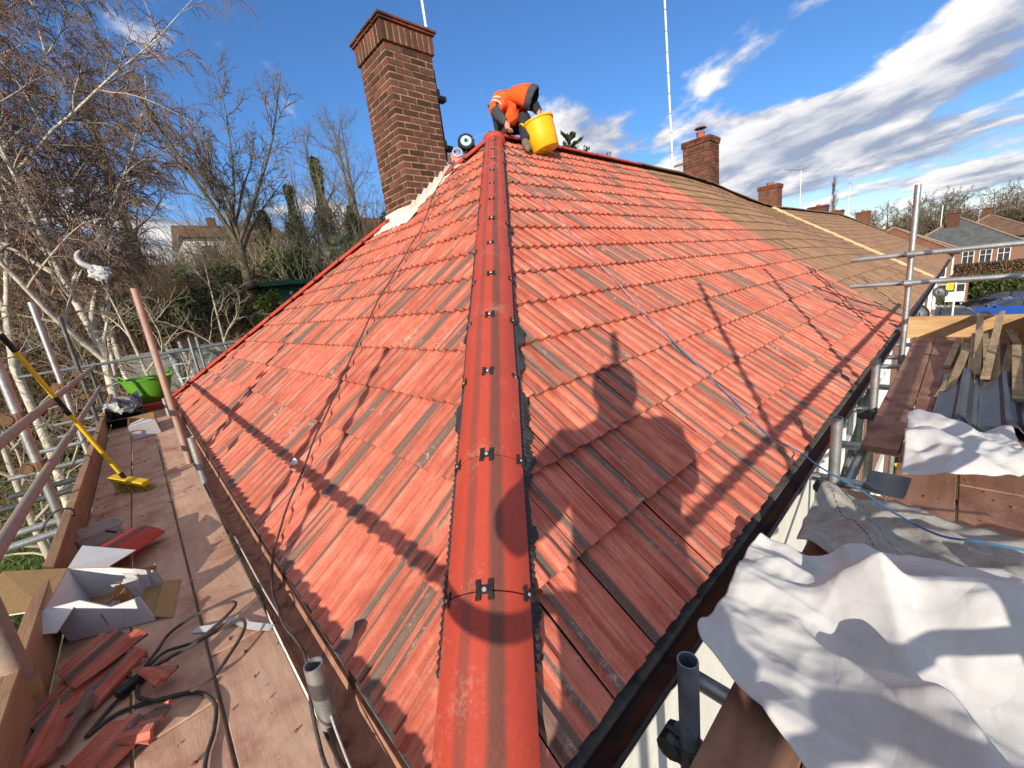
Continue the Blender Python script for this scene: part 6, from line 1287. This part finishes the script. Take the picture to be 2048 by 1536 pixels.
MB().box(27.82,27.86,-.62,-.05,-1.95,-1.50).build('board', M['white'], sg); MB().box(27.82,27.86,-.28,-.05,-1.42,-.95).build('yellow_board', pm('sign_yellow', (.72,.55,.03), (.66,.5,.03), 3., .5, 0, 0), sg)
fbs = shrub('flower_bush', 'yellow flowering bush against the brick wall below the scaffold', 'bush', (13.2,-.2,-5), (.45,.4,1.2), 2600, .12, leafmat('yellow_flower', (.30,.28,.02), (.62,.48,.03)), 88)
def car(name, label, loc, rz, paint, estate=False, group='cars on the driveway'):
    t = thing(name, label, 'car', loc, group); mt = Matrix.Translation(loc) @ Matrix.Rotation(rz, 4, 'Z')
    side = [(-2.15,.38,.80),(-2.18,.62,.84),(-2.08,.86,.85),(-1.75,.93,.86),(-1.0,.97,.87),(.0,.98,.88),(.95,.98,.88),(1.55,.90,.86),(2.02,.80,.82),(2.16,.62,.78),(2.16,.34,.78)]
    mb = MB(); n = len(side); V1 = []
    for sgn in (-1,1):
        for x, z, w in side: V1.append((x, sgn*w, z))
        for x, z, w in side: V1.append((x, sgn*(w-.02), .30))
    mb.v = [tuple(mt @ Vector(p)) for p in V1]; f = []
    for s in range(2):
        b = s*2*n; f += [(b+i, b+i+1, b+n+i+1, b+n+i) for i in range(n-1)]
    f += [(i, i+1, 2*n+i+1, 2*n+i) for i in range(n-1)]; f += [(n+i, n+i+1, 3*n+i+1, 3*n+i) for i in range(n-1)]; f += [(0, n, 3*n, 2*n), (n-1, 2*n-1, 4*n-1, 3*n-1)]
    mb.f = f; mb.m = [0]*len(f); body = mb.build('body', paint, t, smooth=35, bevel=.04)
    top = [(-2.05,.92,.76),(-1.75 if estate else -1.45,1.40,.62),(-.9,1.47,.60),(.1,1.45,.60),(.45,1.36,.61),(1.25,.96,.74)]
    V2 = [(x, s*w, z) for s in (-1,1) for x, z, w in top]; k = len(top)
    c = MB(); c.v = [tuple(mt @ Vector(p)) for p in V2]; c.f = [tuple(range(k)), tuple(reversed(range(k,2*k)))]+[(i, i+1, k+i+1, k+i) for i in range(k-1)]; c.m = [0]*len(c.f); c.build('windows', M['glass'], t)
    rf = MB(); V3 = [(x, s*(w+.012), z+.015) for s in (-1,1) for x, z, w in top[1:5]]; rf.v = [tuple(mt @ Vector(p)) for p in V3]; rf.f = [(i, i+1, 4+i+1, 4+i) for i in range(3)]; rf.m = [0]*3; r_ = rf.build('roof', paint, t, recalc=False); r_.modifiers.new('t','SOLIDIFY').thickness = .04
    for s in (-1,1):
        for (xa, za, wa), (xb, zb, wb2) in ((top[0],top[1]),(top[4],top[5])): MB().beam(mt @ Vector((xa,s*(wa+.006),za)), mt @ Vector((xb,s*(wb2+.006),zb)), .07, .05).build('pillar', paint, t)
        MB().beam(mt @ Vector((-.35,s*.76,.95)), mt @ Vector((-.40,s*.625,1.44)), .07, .04).build('pillar', M['black'], t)
        MB().obox(mt @ Vector((.85,s*.98,1.0)), (mt.to_3x3() @ Vector((.07,0,0))), (mt.to_3x3() @ Vector((0,.10,0))), (0,0,.06)).build('mirror', paint, t, bevel=.03)
        for xw in (-1.32,1.35):
            wm_ = mt @ Matrix.Translation((xw, s*.80, .32)) @ Matrix.Rotation(radians(90)*-s, 4, 'X')
            w = MB().lathe([(.20,.10),(.29,.105),(.32,.08),(.32,-.08),(.29,-.105),(.2,-.1)], 24, wm_).build('wheel', M['tyre'], t, smooth=40)
            MB().lathe([(0,.085),(.05,.09),(.06,.07),(.17,.08),(.205,.10),(.21,.06)], 20, wm_).build('rim', M['steelgrey'], w, smooth=40)
            MB().lathe([(.345,.085),(.385,.085),(.385,.06),(.345,.06)], 24, wm_).build('arch', M['black'], w)
        MB().obox(mt @ Vector((2.10,s*.62,.70)), (mt.to_3x3() @ Vector((.09,0,0))), (mt.to_3x3() @ Vector((0,.16,0))), (0,0,.07)).build('headlight', M['glasslight'], t, bevel=.03)
    return t
M['tyre'] = pm('tyre_rubber', (.018,.018,.018), (.03,.03,.03), 20., .8, 0, .002); M['glasslight'] = pm('lamp_glass', (.6,.6,.6), (.5,.5,.5), 5., .15, 0, 0, spec=.7)
def paintmat(n, c, r=.22):
    m = pm(n, c, [x*.92 for x in c], 2., r, 0, 0, spec=.6); m.node_tree.nodes['Principled BSDF'].inputs['Coat Weight'].default_value = .6; return m
blu, blk, gry = paintmat('blue_paint', (.012,.075,.36)), paintmat('black_paint', (.012,.012,.014)), paintmat('slate_paint', (.07,.085,.10), .3)
car('parked_car', 'bright blue car parked on the driveway', (43.6,-3.0,-4.97), radians(97), blu, True)
car('parked_car', 'black car with light alloy wheel parked behind the blue one', (48.6,-2.7,-4.97), radians(93), blk)
car('parked_car', 'slate grey car in front of the bright blue one', (39.5,.7,-4.97), radians(96), gry)
o = MB().box(50.3,51.1,-3.2,-1.2,-5,-3.9).build('dark_bin_store', M['black'], bevel=.05); tag(o, 'black storage box between the fence and the black car', 'box')
lp = thing('street_lamp', 'tall thin street lamp post before the distant wood', 'street lamp', (75,-1.2,-4.9)); MB().tube((75,-1.2,-4.9),(75,-1.2,5.0),.07,.045,n=8).build('post', M['steelgrey'], lp, smooth=40); MB().path([(75,-1.2,5.0),(75,-1.0,5.15),(75,.1,5.2)],.035,6,sub=3).build('arm', M['steelgrey'], lp, smooth=True)
lp2 = thing('pole', 'thin pale pole rising by the grey slate roof', 'pole', (70,1.6,0)); MB().tube((70,1.7,0),(70,1.7,4.4),.05,n=8).build('post', M['white'], lp2)
# distant wood along the skyline
WS = [(9,.5,.75,.12,4,.14,.15),(6,.5,.75,.05,3,.16,.15),(6,.55,.8,.0,2,.18,.1)]
R = random.Random(55); P0, P1, R0, R1 = [], [], [], []; base_segs = []
for s in range(5):
    lv = grow(random.Random(200+s), (0,0,0), WS, None, 9., .22); base_segs.append([q for k in lv for q in lv[k]])
bsn = [(np.array([tuple(q[0]) for q in b]), np.array([tuple(q[1]) for q in b]), np.array([q[2] for q in b]), np.array([q[3] for q in b])) for b in base_segs]
for i in range(150):
    dist = R.uniform(118,190); azi = radians(R.uniform(-9.5,7.5)); x, y = dist*cos(azi), dist*sin(azi)
    a, b, c, d = bsn[R.randrange(5)]; sc = R.uniform(.8,1.5); rz = R.uniform(0,6.28); m3 = np.array([[cos(rz),-sin(rz),0],[sin(rz),cos(rz),0],[0,0,1]])*sc; o3 = np.array([x,y,gz(x,y)-1.5+R.uniform(-.5,1.)])
    P0.append(a@m3.T+o3); P1.append(b@m3.T+o3); R0.append(np.maximum(c*sc,.035)); R1.append(np.maximum(d*sc,.03))
tag(segs_mesh('distant_wood', np.concatenate(P0), np.concatenate(P1), np.concatenate(R0), np.concatenate(R1), 3, M['oaktwig'], None), 'distant bare wood along the skyline past the last roofs', 'wood', kind='stuff')
R_ = np.random.default_rng(3); n = 15000; dist = R_.uniform(112,185,n); azi = np.radians(R_.uniform(-10,8,n)); x, y = dist*np.cos(azi), dist*np.sin(azi)
tag(leaf_quads('wood_undergrowth', np.stack([x,y,ground(x,y)+5.5*R_.random(n)],1), 1.1, M['drygrass2'], None, R_), 'dark undergrowth and hedges below the distant wood', 'undergrowth', kind='stuff')
